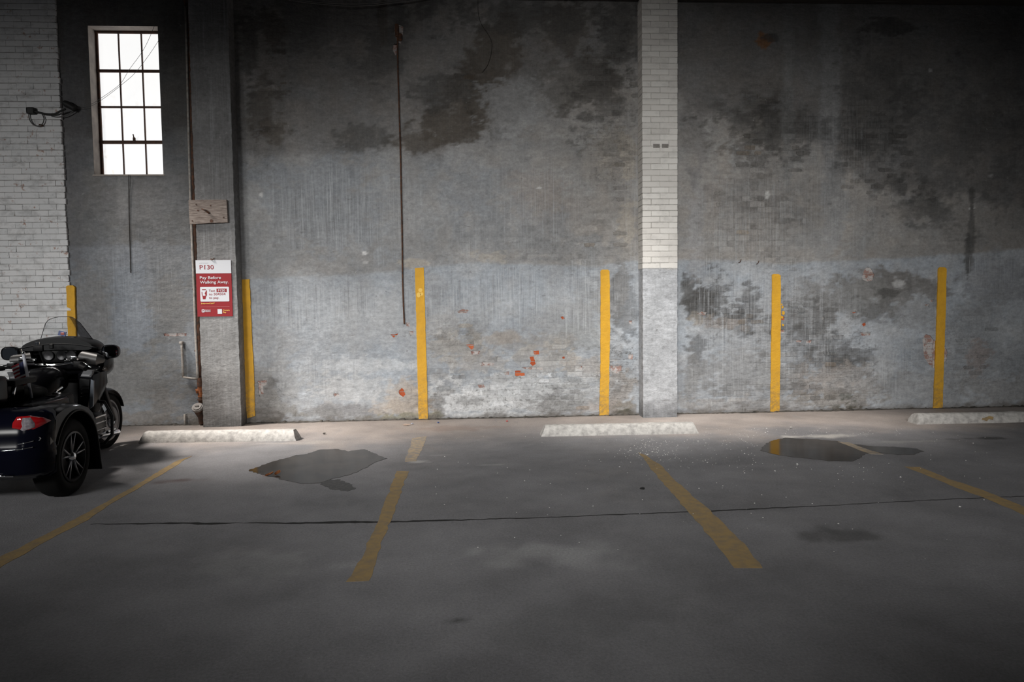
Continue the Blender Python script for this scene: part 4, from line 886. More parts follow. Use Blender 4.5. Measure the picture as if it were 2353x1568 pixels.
bm = B(); e2 = wp(425, 968, -.03); tube(bm, wpts([(425, 973), (424.5, 952)], -.03), .015, 8)
o = obj('pipe_stub', bm, M['galv'], smooth=True, origin=(e2.x, e2.y, 0)); tag(o, 'short upright pipe stub at the foot of the wall left of the drain', 'pipe')

# ------------------------------------------------------------------ board and sign on the pier
SY = -DL-.004
e = empty('wooden_board', wp(480, 514, SY)); tag(e, 'weathered timber board with a hook nailed across the pier above the sign', 'board')
bm = B(); q = [wp(*p, SY) for p in ((436, 461), (480, 460), (523, 460), (524.5, 485), (526, 512), (480, 514), (439, 516), (437, 488))]
prism(bm, [(v.x, v.z) for v in q], 1, SY-.042, SY+.0); part('plank', bm, M['wood'], e, bevel=.004)
bm = B(); tube(bm, [wp(481, 491, SY-.03), wp(479, 489, SY-.07), wp(472, 484, SY-.085), wp(463, 480, SY-.08)], [.012, .012, .011, .008], 8); part('hook', bm, M['rust'], e, smooth=True)
for px, py in ((455, 484), (442, 508), (484, 473), (486, 508), (514, 500), (451, 470)):
    bm = B(); a = wp(px, py, SY-.042); tube(bm, [a+Vector((0, .01, 0)), a-Vector((0, .004, 0))], .010 if (px, py) != (486, 508) else .022, 7); part('nail_head', bm, M['frame'], e)
sg = empty('payment_sign', wp(492, 728, SY)); tag(sg, 'red and white parking payment sign headed P130 on the grey pier', 'sign')
SXL, SXR = wp(452, 660, SY).x, wp(533, 660, SY).x; SZT, SZB = wp(491, 598, SY).z, wp(493, 727.5, SY).z
SW, SH = SXR-SXL, SZT-SZB
sY = SY-.008
RED = simple('sign_red', (.27, .020, .026), .6, spec=.2); WHT = simple('sign_white', (.64, .66, .70), .6, spec=.2); YEL = simple('sign_yellow', (.85, .55, .10), .5); GRY = simple('sign_grey', (.40, .40, .43), .5)
def su(u, v): return SXL+u*SW, SZT-v*SH     # sign coordinates 0..1, v downward
def srect(name, u0, v0, u1, v1, m, lift, par=None, r=0.0):
    bm = B(); a = su(u0, v0); b_ = su(u1, v1)
    if r:
        pts = []
        for (cx, cz, s) in ((b_[0]-r, a[1]-r, 0), (a[0]+r, a[1]-r, 1), (a[0]+r, b_[1]+r, 2), (b_[0]-r, b_[1]+r, 3)):
            for k in range(5): t = math.pi/2*(s+k/4); pts.append((cx+r*math.cos(t), cz+r*math.sin(t)))
    else: pts = [(a[0], b_[1]), (b_[0], b_[1]), (b_[0], a[1]), (a[0], a[1])]
    prism(bm, pts, 1, sY-lift, sY-lift+.0011); return part(name, bm, m, par or sg, sg)
bm = B(); a = su(0, 0); b_ = su(1, 1); box(bm, ((a[0]+b_[0])/2, (sY+SY)/2+.0005, (a[1]+b_[1])/2), (SW, abs(sY-SY)-.001, SH)); panel = part('panel', bm, RED, sg)
hd = srect('header', 0, 0, 1, .235, WHT, .0012)
bx_ = srect('text_box', .10, .475, .92, .735, WHT, .0012, r=.012)
def text(s, u, v, h, m, lift=.0026, par=None, bold=0.0, name='lettering', wmax=None):
    cu = bpy.data.curves.new(name, 'FONT'); cu.body = s; cu.size = 1.0; cu.offset = bold; cu.resolution_u = 3
    t = bpy.data.objects.new('tmp', cu); C.objects.link(t)
    dg = bpy.context.evaluated_depsgraph_get(); me = bpy.data.meshes.new_from_object(t.evaluated_get(dg))
    bpy.data.objects.remove(t); bpy.data.curves.remove(cu)
    v_ = np.zeros(len(me.vertices)*3); me.vertices.foreach_get('co', v_); v_ = v_.reshape(-1, 3)
    k = h*SH/.70; wx = v_[:, 0].max()-v_[:, 0].min(); kx = k if wmax is None else wmax*SW/wx
    x0_, z0_ = su(u, v); par = par or sg; L = sg.location
    out = np.stack([(v_[:, 0]-v_[:, 0].min())*kx+x0_-L.x, np.full(len(v_), sY-lift-L.y), v_[:, 1]*k+z0_-L.z], 1)
    me.vertices.foreach_set('co', out.ravel()); me.name = name; me.materials.clear(); me.materials.append(m); me.update()
    o = bpy.data.objects.new(name, me); C.objects.link(o); o.parent = par; return o
text('LOCATION', .11, .060, .014, GRY, par=hd, wmax=.24)
text('P130', .11, .162, .076, RED, par=hd, wmax=.40, bold=.006)
sprism_later = [([(.274, .086), (.274, .101), (.248, .113), (.248, .099)], RED, .0026), ([(.718, .520), (.718, .529), (.701, .536), (.701, .528)], WHT, .0038)]
text('Pay', .105, .335, .050, WHT, bold=.010, wmax=.195); text('Before', .342, .335, .050, WHT, bold=.010, wmax=.363)
text('Walking', .105, .413, .050, WHT, bold=.010, wmax=.455); text('Away.', .598, .413, .050, WHT, bold=.010, wmax=.317)
text('Text', .345, .560, .040, RED, par=bx_, wmax=.18, bold=.006)
srect('number_tag', .565, .508, .855, .568, RED, .0024, par=bx_)
text('P130', .61, .558, .038, WHT, par=bx_, wmax=.20, lift=.0038, bold=.012)
text('to 504504', .345, .622, .040, RED, par=bx_, wmax=.47, bold=.006)
text('to pay.', .345, .685, .040, RED, par=bx_, wmax=.285, bold=.006)
def sprism(name, pts, m, lift, par):
    bm = B(); prism(bm, [su(*p) for p in pts], 1, sY-lift, sY-lift+.0011); return part(name, bm, m, par, sg)
for k_, (pp, mm, ll) in enumerate(sprism_later): sprism('lettering', pp, mm, ll, hd if k_ == 0 else bx_)
sprism('hand_symbol', [(.14, .565), (.16, .56), (.165, .63), (.245, .63), (.25, .60), (.235, .58), (.265, .545), (.285, .53), (.29, .55), (.285, .60), (.29, .615), (.26, .65), (.245, .69), (.17, .69), (.165, .65), (.145, .62)], RED, .0024, bx_)
sprism('phone_symbol', [(.155, .515), (.265, .515), (.265, .528), (.155, .528)], RED, .0024, bx_)
sprism('phone_symbol', [(.225, .585), (.262, .565), (.255, .60), (.245, .61)], RED, .0026, bx_)
text('Enforced 24/7', .12, .778, .024, YEL, wmax=.38, bold=.015)
srect('rule', .10, .826, .92, .829, simple('sign_pale_red', (.60, .22, .22), .5), .0016)
lg = srect('logo', .125, .872, .205, .925, WHT, .0016, r=.008); text('P', .148, .915, .034, RED, par=lg, lift=.003, bold=.02)
text('PREMIUM', .215, .895, .016, WHT, wmax=.16, bold=.02); text('PARKING', .215, .918, .016, WHT, wmax=.16, bold=.02)
srect('code_label', .575, .870, .70, .955, WHT, .0016)
text('Camera', .73, .903, .024, YEL, wmax=.19, bold=.015); text('Pay', .73, .940, .024, YEL, wmax=.09, bold=.015)
bm = B(); c = wp(490, 597, SY); tube(bm, [c+Vector((-.03, -.006, .012)), c+Vector((-.02, -.02, -.004)), c+Vector((.0, -.022, .0)), c+Vector((.01, -.012, .016)), c+Vector((.02, -.008, .012))], .006, 6); part('hanging_wire', bm, M['frame'], sg, smooth=True)

# ------------------------------------------------------------------ cables and the rusty rod
def cable(name, pts, r, m, label, cat, y=-.03, sub=6, group=None):
    P = [wp(p[0], p[1], y if len(p) < 3 else p[2]) for p in pts]
    out = []
    for i in range(len(P)-1):   # Catmull-Rom
        p0, p1, p2, p3 = P[max(i-1, 0)], P[i], P[i+1], P[min(i+2, len(P)-1)]
        for k in range(sub):
            t = k/sub; out.append(.5*((2*p1)+(p2-p0)*t+(2*p0-5*p1+4*p2-p3)*t*t+(3*p1-p0-3*p2+p3)*t**3))
    out.append(P[-1]); lo = min(out, key=lambda v: v.z)
    bm = B(); tube(bm, out, r, 6); o = obj(name, bm, m, smooth=True, origin=lo.copy()); return tag(o, label, cat, group)
rod = cable('rusty_rod', [(913, 66), (914, 150), (917, 250), (920, 350), (922, 450), (924, 550), (925, 640), (927, 700), (929, 745)], .011, M['rust'], 'thin rusty rod hanging down the middle wall left of the bright stripe', 'rod', y=-.022)
bm = B(); c = wp(912, 70, -.03)-rod.location; box(bm, c, (.05, .05, .16), .008); obj('bracket', bm, M['rust'], rod)
bm = B(); c = wp(919, 85, -.02)-rod.location; box(bm, c, (.06, .03, .10), .015); obj('brick_lump', bm, M['rust'], rod)
cable('cord', [(296, 402, -.03), (296, 450), (297, 520), (299, 580), (300, 627)], .005, M['brown_wire'], 'thin dark cord hanging below the window', 'cord', y=-.02)
cable('power_cable', [(79, 256, -.07), (88, 258, -.07), (105, 262, -.08), (125, 262, -.08), (138, 256, -.08), (150, 251, -.11)], .013, M['black'], 'black power cable looped across the white brickwork left of the window', 'cable', y=-.07)
cable('cable_loop', [(66, 262), (68, 275), (76, 286), (88, 290), (98, 284), (101, 272), (96, 261)], .007, M['wire'], 'small grey cable loop hanging from the black box on the white brickwork', 'cable', y=-.06)
cable('cable_loop', [(118, 267), (132, 269), (150, 266), (166, 257), (172, 250)], .006, M['wire'], 'slack thin cable sagging below the black plug left of the window', 'cable', y=-.05)
cable('service_wire', [(172, 245), (205, 241), (230, 227), (275, 194), (297, 160), (331, 112), (356, 56), (376, -4)], 0.0022, M['wire'], 'upper thin wire crossing the window up to the roof beam', 'wire', y=-.05, group='wires across the window')
cable('service_wire', [(172, 249), (205, 245), (233, 230), (278, 196), (317, 160), (368, 87), (398, 20), (406, -4)], 0.0022, M['wire'], 'lower thin wire crossing the window up to the roof beam', 'wire', y=-.055, group='wires across the window')
bm = B(); c = wp(72, 255, -.06); box(bm, c, (.10, .08, .085), .02, 2); o = obj('junction_box', bm, M['black'], origin=c); tag(o, 'black box fixed to the white brickwork left of the window', 'junction box')
bm = B(); a, b_ = wp(147, 236, -.06), wp(173, 250, -.06); tube(bm, [a, a.lerp(b_, .3), a.lerp(b_, .7), b_], [.035, .045, .038, .044], 10); o = obj('cable_plug', bm, M['black'], origin=(a+b_)/2, smooth='auto'); tag(o, 'black cable plug beside the window', 'plug')
bm = B(); box(bm, wp(94, 288, -.05), (.05, .03, .03), .008); o = obj('wire_nut', bm, M['rust'], origin=wp(94, 288, -.05)); tag(o, 'small reddish clip on the cable loop', 'clip')
cable('overhead_cable', [(600, -14), (660, -1), (720, 7), (790, 13), (850, 12), (905, 6), (950, 0), (990, -8)], .008, M['wire'], 'lower sagging grey cable under the beam of the middle bay', 'cable', y=-.10)
cable('overhead_cable', [(640, -8), (700, 2), (770, 7), (840, 8), (900, 3), (960, -4)], .006, M['wire'], 'upper sagging grey cable under the beam of the middle bay', 'cable', y=-.12)
cable('overhead_cable', [(1930, -6), (2000, 2), (2100, 3), (2200, 1), (2300, 4), (2400, 2)], .006, M['wire'], 'grey cable under the beam at the top right', 'cable', y=-.10)
cable('wire_end', [(1098, -4), (1099, 30), (1106, 55), (1120, 76), (1130, 98), (1128, 125), (1120, 150), (1108, 166)], .003, M['brown_wire'], 'thin bent wire hanging from the roof beam left of the cream pier', 'wire', y=-.02)
for px, py, lab in ((1700, 602, 'left of two bent nails in the wall above the stripe right of the pier'), (1741, 605, 'right of two bent nails in the wall above the stripe right of the pier')):
    cable('bent_nail', [(px-3, py+2, .0), (px, py+1, -.03), (px+2, py-2, -.05), (px+3, py-6, -.055)], .005, M['frame'], lab, 'nail', y=-.02, sub=3)

# ------------------------------------------------------------------ three-wheeled touring motorcycle
TM = {}
TM['gloss'] = simple('gloss_black_paint', (.0035, .0035, .0045), .20, coat=.0, spec=.09)
TM['navy'] = simple('midnight_blue_paint', (.003, .0035, .008), .16, coat=.0, spec=.06)
TM['plastic'] = simple('black_plastic', (.003, .003, .0035), .5, spec=.12)
TM['grey_plastic'] = simple('dark_grey_plastic', (.005, .0055, .0065), .45, spec=.14)
TM['rubber'] = simple('tyre_rubber', (.006, .006, .006), .8, spec=.12, bmp=.3, nscale=60)
TM['chrome'] = simple('chrome', (.75, .76, .78), .10, 1.0)
TM['steel'] = simple('brushed_alloy', (.22, .22, .23), .35, .9)
TM['dark_steel'] = simple('dark_alloy', (.018, .018, .02), .4, .5)
TM['vinyl'] = simple('black_vinyl', (.006, .006, .0065), .55, spec=.12, bmp=.15, nscale=30)
TM['red'] = simple('red_lens', (.30, .006, .008), .12, coat=.8)
TM['clear'] = simple('clear_lens', (.30, .28, .30), .15, col2=(.14, .12, .14), nscale=40, coat=.8)
TM['blue'] = simple('blue_tag', (.015, .04, .16), .4); TM['tag_red'] = simple('red_mark', (.28, .04, .02), .5)
TM['fl_red'] = simple('flag_red', (.30, .02, .03), .7); TM['fl_white'] = simple('flag_white', (.50, .50, .52), .7); TM['fl_blue'] = simple('flag_blue', (.03, .04, .12), .7)
m, nt, b = nodes_of('clear_windscreen')
tr = N(nt, 'ShaderNodeBsdfTransparent'); tr.inputs[0].default_value = (.88, .89, .90, 1); gl = N(nt, 'ShaderNodeBsdfGlossy'); gl.inputs['Roughness'].default_value = .03; gl.inputs[0].default_value = (.8, .8, .82, 1)
fr = N(nt, 'ShaderNodeFresnel'); fr.inputs[0].default_value = 1.3; mx = N(nt, 'ShaderNodeMixShader')
nt.links.new(fr.outputs[0], mx.inputs[0]); nt.links.new(tr.outputs[0], mx.inputs[1]); nt.links.new(gl.outputs[0], mx.inputs[2]); nt.links.new(mx.outputs[0], nt.nodes['Material Output'].inputs[0])
TM['screen'] = m

T = empty('motorcycle', (-4.125, -3.53, 0), math.radians(5.0))
tag(T, 'black three-wheeled touring motorcycle parked nose to the wall at the left edge', 'motorcycle')
RR = .325
def tyre(bm, c, R, w, r_in):
    prof = [(r_in, -w*.40), (r_in+.03, -w*.5), (R-.05, -w*.52), (R-.015, -w*.44), (R, -w*.30), (R+.002, 0), (R, w*.30), (R-.015, w*.44), (R-.05, w*.52), (r_in+.03, w*.5), (r_in, w*.40)]
    lathe(bm, prof, 48, 0, c)
for sx in (-1, 1):
    c = (.61*sx, 0, RR)
    bm = B(); tyre(bm, c, RR, .20, .205); wh = obj('rear_wheel', bm, TM['rubber'], T, smooth='auto')
    bm = B(); o_ = sx
    lathe(bm, [(.208, .085*o_), (.215, .098*o_), (.200, .102*o_), (.188, .085*o_), (.182, .02*o_), (.190, -.08*o_), (.208, -.085*o_)], 48, 0, c)
    obj('rim', bm, TM['dark_steel'], wh, smooth='auto')
    for k in range(5):
        a = 2*math.pi*k/5+.30
        for d in (-.17, .17):
            bm = B(); p0 = Vector((c[0]+.078*o_, math.cos(a+d*.5)*.035, RR+math.sin(a+d*.5)*.035)); p1 = Vector((c[0]+.092*o_, math.cos(a+d*1.15)*.196, RR+math.sin(a+d*1.15)*.196))
            tube(bm, [p0, p0.lerp(p1, .5), p1], [.013, .010, .009], 8); obj('spoke', bm, TM['steel'], wh, smooth=True)
    bm = B(); lathe(bm, [(.0001, .112*o_), (.022, .108*o_), (.036, .096*o_), (.045, .07*o_), (.045, .05*o_), (.0001, .05*o_)], 24, 0, c, closed=False); obj('hub_cap', bm, TM['chrome'], wh, smooth='auto')
    bm = B(); lathe(bm, [(.0001, -.02*o_), (.15, -.02*o_), (.15, .0), (.0001, .0)], 32, 0, c, closed=False); obj('brake_disc', bm, TM['dark_steel'], wh, smooth='auto')
# rear body: trunk with rounded corners, lofted level by level
def outline(w, yr, yf, rc, n=7):
    pts = []
    def arc(cx, cy, a0, a1):
        for k in range(n): t = a0+(a1-a0)*k/(n-1); pts.append((cx+rc*math.cos(t), cy+rc*math.sin(t)))
    arc(w-rc, yr+rc*.9, -math.pi/2, 0); pts.append((w, yf)); pts.append((-w, yf)); arc(-w+rc, yr+rc*.9, -math.pi, -math.pi/2)
    return pts
bm = B(); rings = []
for z, w, yr in ((.25, .70, -.44), (.30, .735, -.52), (.42, .75, -.56), (.50, .75, -.575), (.53, .74, -.56), (.60, .75, -.555), (.70, .75, -.53), (.755, .735, -.49), (.785, .68, -.43), (.80, .58, -.33)):
    rings.append([(x, y, z) for x, y in outline(w, yr, -.37 if yr < -.40 else -.30, .19 if w > .6 else .12)])
loft(bm, rings); body = obj('rear_body', bm, TM['navy'], T, smooth='auto')
bm = B(); box(bm, (0, .10, .54), (.88, .98, .50), .06, 3); obj('trunk_tub', bm, TM['navy'], T, smooth='auto')
# fenders: arch outline swept across the wheel
for sx in (-1, 1):
    outer = [(-.45, .50), (-.44, .62), (-.40, .70), (-.32, .755), (-.20, .785), (-.05, .79), (.10, .775), (.22, .735), (.31, .665), (.365, .57), (.395, .46), (.41, .34), (.425, .16), (.43, .12)]
    inner = [(.405, .12), (.395, .20), (.385, .30), (.365, .40)]+[(.37*math.cos(t), RR+.02+.37*math.sin(t)) for t in np.linspace(.25, math.pi-.35, 12)]+[(-.37, .48), (-.40, .47)]
    bm = B(); xs_ = [.40, .50, .60, .68, .715, .735, .74]; rings = []
    for x in xs_:
        k = max(0, (x-.64)/.10); sc_ = 1-.10*k*k
        ring = [(x*sx, y*(1-.02*k), RR+.2+(z-RR-.2)*sc_ if z > RR+.2 else z) for y, z in outer]+[(x*sx, y, z) for y, z in inner]
        rings.append(ring)
    loft(bm, rings); obj('fender', bm, TM['gloss'], T, smooth='auto')
    bm = B(); tube(bm, [(.742*sx, y, z) for y, z in [(-.37, .50)]+[(.375*math.cos(t), RR+.02+.375*math.sin(t)) for t in np.linspace(math.pi-.4, .3, 14)]+[(.385, .33), (.40, .20), (.415, .12)]], .010, 8); obj('arch_lip', bm, TM['plastic'], T, smooth=True)
    # tail lamp wrapping the corner
    def skin(x, z):   # rear surface of the body at height z
        w = .75; rc = .19; yr = -.545-(.60-z)*.02
        ax = abs(x)
        if ax <= w-rc: return yr
        t = min(1, (ax-(w-rc))/rc); return yr+.9*rc*(1-math.sqrt(max(0, 1-t*t)))
    tl = [(.52, .668), (.535, .715), (.565, .758), (.64, .760), (.71, .735), (.742, .700), (.71, .675), (.67, .648), (.615, .632), (.57, .648)]
    def lens(bm, pts, lift):
        q = jag(pts, .02, 0, random.Random(1)); cx = sum(p[0] for p in q)/len(q); cz = sum(p[1] for p in q)/len(q)
        rings_ = []
        for s, l in ((1, -.02), (1, lift*.5), (.90, lift), (.5, lift+.004)):
            rings_.append([(sx*(cx+(x-cx)*s), skin(cx+(x-cx)*s, z)-l, cz+(z-cz)*s) for x, z in q])
        loft(bm, rings_)
    bm = B(); lens(bm, tl, .012); lamp = obj('tail_lamp', bm, TM['red'], T, smooth='auto')
    bm = B(); lens(bm, [(.595, .715), (.605, .752), (.655, .75), (.682, .70), (.675, .665), (.605, .642), (.585, .655), (.60, .68)], .018); obj('clear_lens', bm, TM['clear'], lamp, smooth='auto')
    bm = B(); tube(bm, [(sx*x, skin(x, .545)-.026, z) for x, z in ((.02, .53), (.2, .532), (.38, .535), (.48, .54), (.60, .552), (.67, .568))], .006, 6); obj('chrome_strip', bm, TM['chrome'], body, smooth=True)
    bm = B(); tube(bm, [(sx*x, skin(x, .5)-.040, z) for x, z in ((.02, .495), (.25, .497), (.45, .503), (.60, .512), (.67, .522))], .005, 6); obj('chrome_strip', bm, TM['chrome'], body, smooth=True)
    bm = B(); tube(bm, [(sx*x, skin(x, .31)+.0, z) for x, z in ((.02, .315), (.25, .312), (.42, .305), (.52, .30))], .010, 6); obj('chrome_strip', bm, TM['chrome'], body, smooth=True)
    bm = B(); tube(bm, [(sx*.65, skin(.65, .63)-.005, .615), (sx*.685, skin(.685, .6)-.012, .60), (sx*.70, skin(.70, .58)-.012, .575), (sx*.69, skin(.69, .56)-.01, .558)], .008, 6); obj('chrome_strip', bm, TM['chrome'], body, smooth=True)
# chrome licence surround at the middle of the trunk
bm = B(); box(bm, (0, -.575, .56), (.34, .03, .20), .012, 2); fr_ = obj('plate_frame', bm, TM['chrome'], T, smooth='auto')
bm = B(); box(bm, (0, -.592, .56), (.27, .006, .14), .003); obj('licence_plate', bm, simple('plate_white', (.4, .4, .4), .5), fr_)
# frame tunnel, engine, tank
bm = B(); box(bm, (0, .95, .42), (.34, .95, .30), .05, 2); obj('engine_cover', bm, TM['dark_steel'], T, smooth='auto')
for sx in (-1, 1):
    bm = B(); lathe(bm, [(.0001, 0), (.11, 0), (.125, .03), (.125, .20), (.10, .24), (.0001, .25)], 24, 0, (0, 0, 0), closed=False)
    for v in bm.verts: v.co = Vector((sx*(.16+v.co.x), 1.25+v.co.y*1.35, .40+v.co.z))
    cyl = obj('cylinder_head', bm, TM['dark_steel'], T, smooth='auto')
    for zz in (.35, .42, .48):
        bm = B(); box(bm, (sx*.40, 1.25, zz), (.02, .24, .016), .005); obj('chrome_fin', bm, TM['chrome'], cyl)
    bm = B(); tube(bm, [(sx*.18, 1.45, .62), (sx*.36, 1.46, .60), (sx*.43, 1.46, .45), (sx*.43, 1.44, .26), (sx*.36, 1.42, .17), (sx*.16, 1.40, .15)], .017, 8); obj('engine_guard', bm, TM['dark_steel'], T, smooth=True)
    bm = B(); tube(bm, [(sx*.30, 1.44, .245), (sx*.40, 1.60, .25), (sx*.41, 1.64, .25)], .028, 10); tube(bm, [(sx*.36, 1.50, .275), (sx*.40, 1.58, .29)], .02, 8); obj('highway_peg', bm, TM['chrome'], T, smooth='auto')
    bm = B(); box(bm, (sx*.42, .85, .36), (.16, .34, .03), .012, 2); fb = obj('floorboard', bm, TM['plastic'], T, smooth='auto')
    bm = B(); tube(bm, [(sx*.50, .70, .385), (sx*.50, 1.0, .385)], .010, 8); obj('chrome_edge', bm, TM['chrome'], fb, smooth=True)
    bm = B(); tube(bm, [(sx*.33, .45, .22), (sx*.33, .9, .22), (sx*.30, 1.3, .25)], [.05, .05, .035], 12); obj('exhaust_pipe', bm, TM['dark_steel'], T, smooth=True)
    bm = B(); tube(bm, [(sx*.40, .52, .48), (sx*.46, .56, .44), (sx*.46, .78, .42)], .016, 8); obj('side_rail', bm, TM['chrome'], T, smooth=True)
    # leg shield with silver strip and vents
    ring = lambda y, a, b_, zt, zb: [(sx*a, y, zt), (sx*b_, y, zt-.02), (sx*(b_+.005), y, (zt+zb)/2), (sx*(b_-.06), y, zb), (sx*(a-.02), y, zb)]
    bm = B(); loft(bm, [ring(1.16, .25, .385, .93, .57), ring(1.26, .26, .410, .95, .60), ring(1.46, .22, .395, .95, .66), ring(1.60, .16, .33, .92, .70)]); ls = obj('leg_shield', bm, TM['gloss'], T, smooth='auto')
    bm = B(); prism(bm, [(.345*sx, .57), (.385*sx, .60), (.402*sx, .86), (.375*sx, .875)], 1, 1.135, 1.158); obj('silver_strip', bm, simple('satin_silver', (.15, .17, .20), .35, .5), ls, bevel=.004)
    bm = B(); prism(bm, [(.25*sx, .58), (.335*sx, .57), (.365*sx, .87), (.27*sx, .885)], 1, 1.138, 1.158); obj('vent_panel', bm, TM['grey_plastic'], ls, bevel=.004)
    for k in range(4):
        bm = B(); box(bm, (sx*(.312+.004*k), 1.135, .70+.035*k), (.075, .012, .010), .003); obj('vent_slat', bm, TM['plastic'], ls)
    bm = B(); prism(bm, [(.27*sx, .90), (.375*sx, .89), (.40*sx, .965), (.31*sx, .97)], 1, 1.15, 1.18); obj('pocket_lid', bm, simple('satin_grey', (.055, .058, .064), .4), ls, bevel=.006)
    bm = B(); prism(bm, [(.285*sx, .915), (.362*sx, .908), (.368*sx, .918), (.29*sx, .925)], 1, 1.142, 1.152); obj('badge', bm, TM['steel'], ls)
# fairing
def sup(w, h, cz, y, p=2.6, n=36):
    r = []
    for k in range(n):
        t = 2*math.pi*k/n; c_, s_ = math.cos(t), math.sin(t)
        r.append((w*math.copysign(abs(c_)**(2/p), c_), y, cz+h*math.copysign(abs(s_)**(2/p), s_)))
    return r
bm = B(); loft(bm, [sup(.375, .155, 1.035, 1.40), sup(.415, .175, 1.03, 1.36), sup(.43, .185, 1.025, 1.42), sup(.42, .19, 1.02, 1.56), sup(.36, .18, 1.0, 1.74), sup(.25, .15, .97, 1.90), sup(.12, .09, .95, 1.98), sup(.03, .03, .94, 2.0)]); fair = obj('fairing', bm, TM['gloss'], T, smooth='auto')
bm = B(); loft(bm, [sup(.33, .06, 1.185, 1.30), sup(.36, .075, 1.18, 1.36), sup(.36, .085, 1.175, 1.45), sup(.33, .09, 1.16, 1.60), sup(.22, .06, 1.12, 1.74)])
for v in bm.verts: v.co.z += .045*(1-(v.co.x/.36)**2)
dash = obj('dash_hood', bm, TM['grey_plastic'], T, smooth='auto')
bm = B(); tube(bm, [(x, 1.30, 1.175+.055*(1-(x/.4)**2)) for x in np.linspace(-.39, .39, 15)], .008, 6); obj('hood_trim', bm, TM['grey_plastic'], dash, smooth=True)
bm = B(); box(bm, (.045, 1.40, 1.275), (.21, .10, .045), .018, 3); obj('dash_bag', bm, TM['vinyl'], T, smooth='auto')
bm = B(); box(bm, (0, 0, 0), (.075, .01, .05), .003, rot=Matrix.Rotation(.25, 3, 'Y')); bmesh.ops.translate(bm, verts=bm.verts, vec=(.0, 1.42, 1.33)); tgo = obj('pass_tag', bm, TM['blue'], T)
bm = B(); box(bm, (.005, 1.413, 1.33), (.035, .004, .024), .002); obj('red_mark', bm, TM['tag_red'], tgo)
for sx in (-1, 1):   # round speaker pods in the inner fairing
    bm = B(); tube(bm, [(sx*.245, 1.36, 1.075), (sx*.255, 1.30, 1.085), (sx*.385, 1.27, 1.065), (sx*.40, 1.34, 1.06)], [.04, .068, .062, .04], 18); sp_ = obj('speaker_pod', bm, simple('satin_charcoal', (.020, .019, .019), .42), T, smooth='auto')
    for (dx, dz) in ((.375, .985), (.425, .965), (.35, .955)):
        bm = B(); bmesh.ops.create_icosphere(bm, subdivisions=1, radius=.009); bmesh.ops.translate(bm, verts=bm.verts, vec=(sx*dx, 1.335, dz)); obj('bolt', bm, TM['chrome'], fair, smooth=True)
bm = B(); box(bm, (0, 1.36, 1.10), (.34, .06, .13), .03, 2); inst = obj('instrument_panel', bm, TM['plastic'], T, smooth='auto')
for dx in (-.09, 0.03, .12):
    bm = B(); lathe(bm, [(.0001, 0), (.048, 0), (.05, -.012), (.044, -.016), (.0001, -.008)], 20, 1, (dx, 1.33, 1.11), closed=False); obj('gauge', bm, TM['dark_steel'], inst, smooth='auto')
# windscreen
bm = B(); gx = np.linspace(-1, 1, 15); rows = []
for i in range(9):
    t = i/8; w = .30*(1-t)+.15*t; z = 1.17+.335*t; row = []
    if i == 8: w *= .9
    for u in gx: row.append(bm.verts.new((u*w, 1.66-.17*t-.12*u*u*(1-.5*t), z-.035*abs(u)**3*t)))
    rows.append(row)
for a, b_ in zip(rows, rows[1:]):
    for k in range(14): bm.faces.new((a[k], a[k+1], b_[k+1], b_[k]))
edge = [v.co.copy() for v in rows[-1]]; sideR = [r[-1].co.copy() for r in rows]; sideL = [r[0].co.copy() for r in rows]
bmesh.ops.solidify(bm, geom=list(bm.faces), thickness=.004); ws = obj('windscreen', bm, TM['screen'], T, smooth='auto')
bm = B(); tube(bm, sideL+edge[1:-1]+sideR[::-1], .003, 5); obj('screen_edge', bm, TM['grey_plastic'], ws, smooth=True)
# mirrors
for sx in (-1, 1):
    bm = B(); rg = lambda s, y, n=24: [(sx*.475+.082*s*math.copysign(abs(math.cos(2*math.pi*k/n))**.7, math.cos(2*math.pi*k/n)), y, 1.137+.070*s*math.copysign(abs(math.sin(2*math.pi*k/n))**.7, math.sin(2*math.pi*k/n))) for k in range(n)]
    loft(bm, [rg(.90, 1.365), rg(1.0, 1.36), rg(1.02, 1.39), rg(.85, 1.45), rg(.45, 1.49)]); mi = obj('mirror', bm, TM['gloss'], T, smooth='auto')
    bm = B(); loft(bm, [rg(.88, 1.3635), rg(.86, 1.3615)]); obj('mirror_glass', bm, simple('mirror_silver', (.55, .57, .6), .03, 1.0), mi)
    bm = B(); tube(bm, [(sx*.37, 1.45, 1.05), (sx*.41, 1.43, 1.08), (sx*.46, 1.42, 1.10)], [.045, .04, .03], 10); obj('mirror_arm', bm, TM['gloss'], mi, smooth=True)
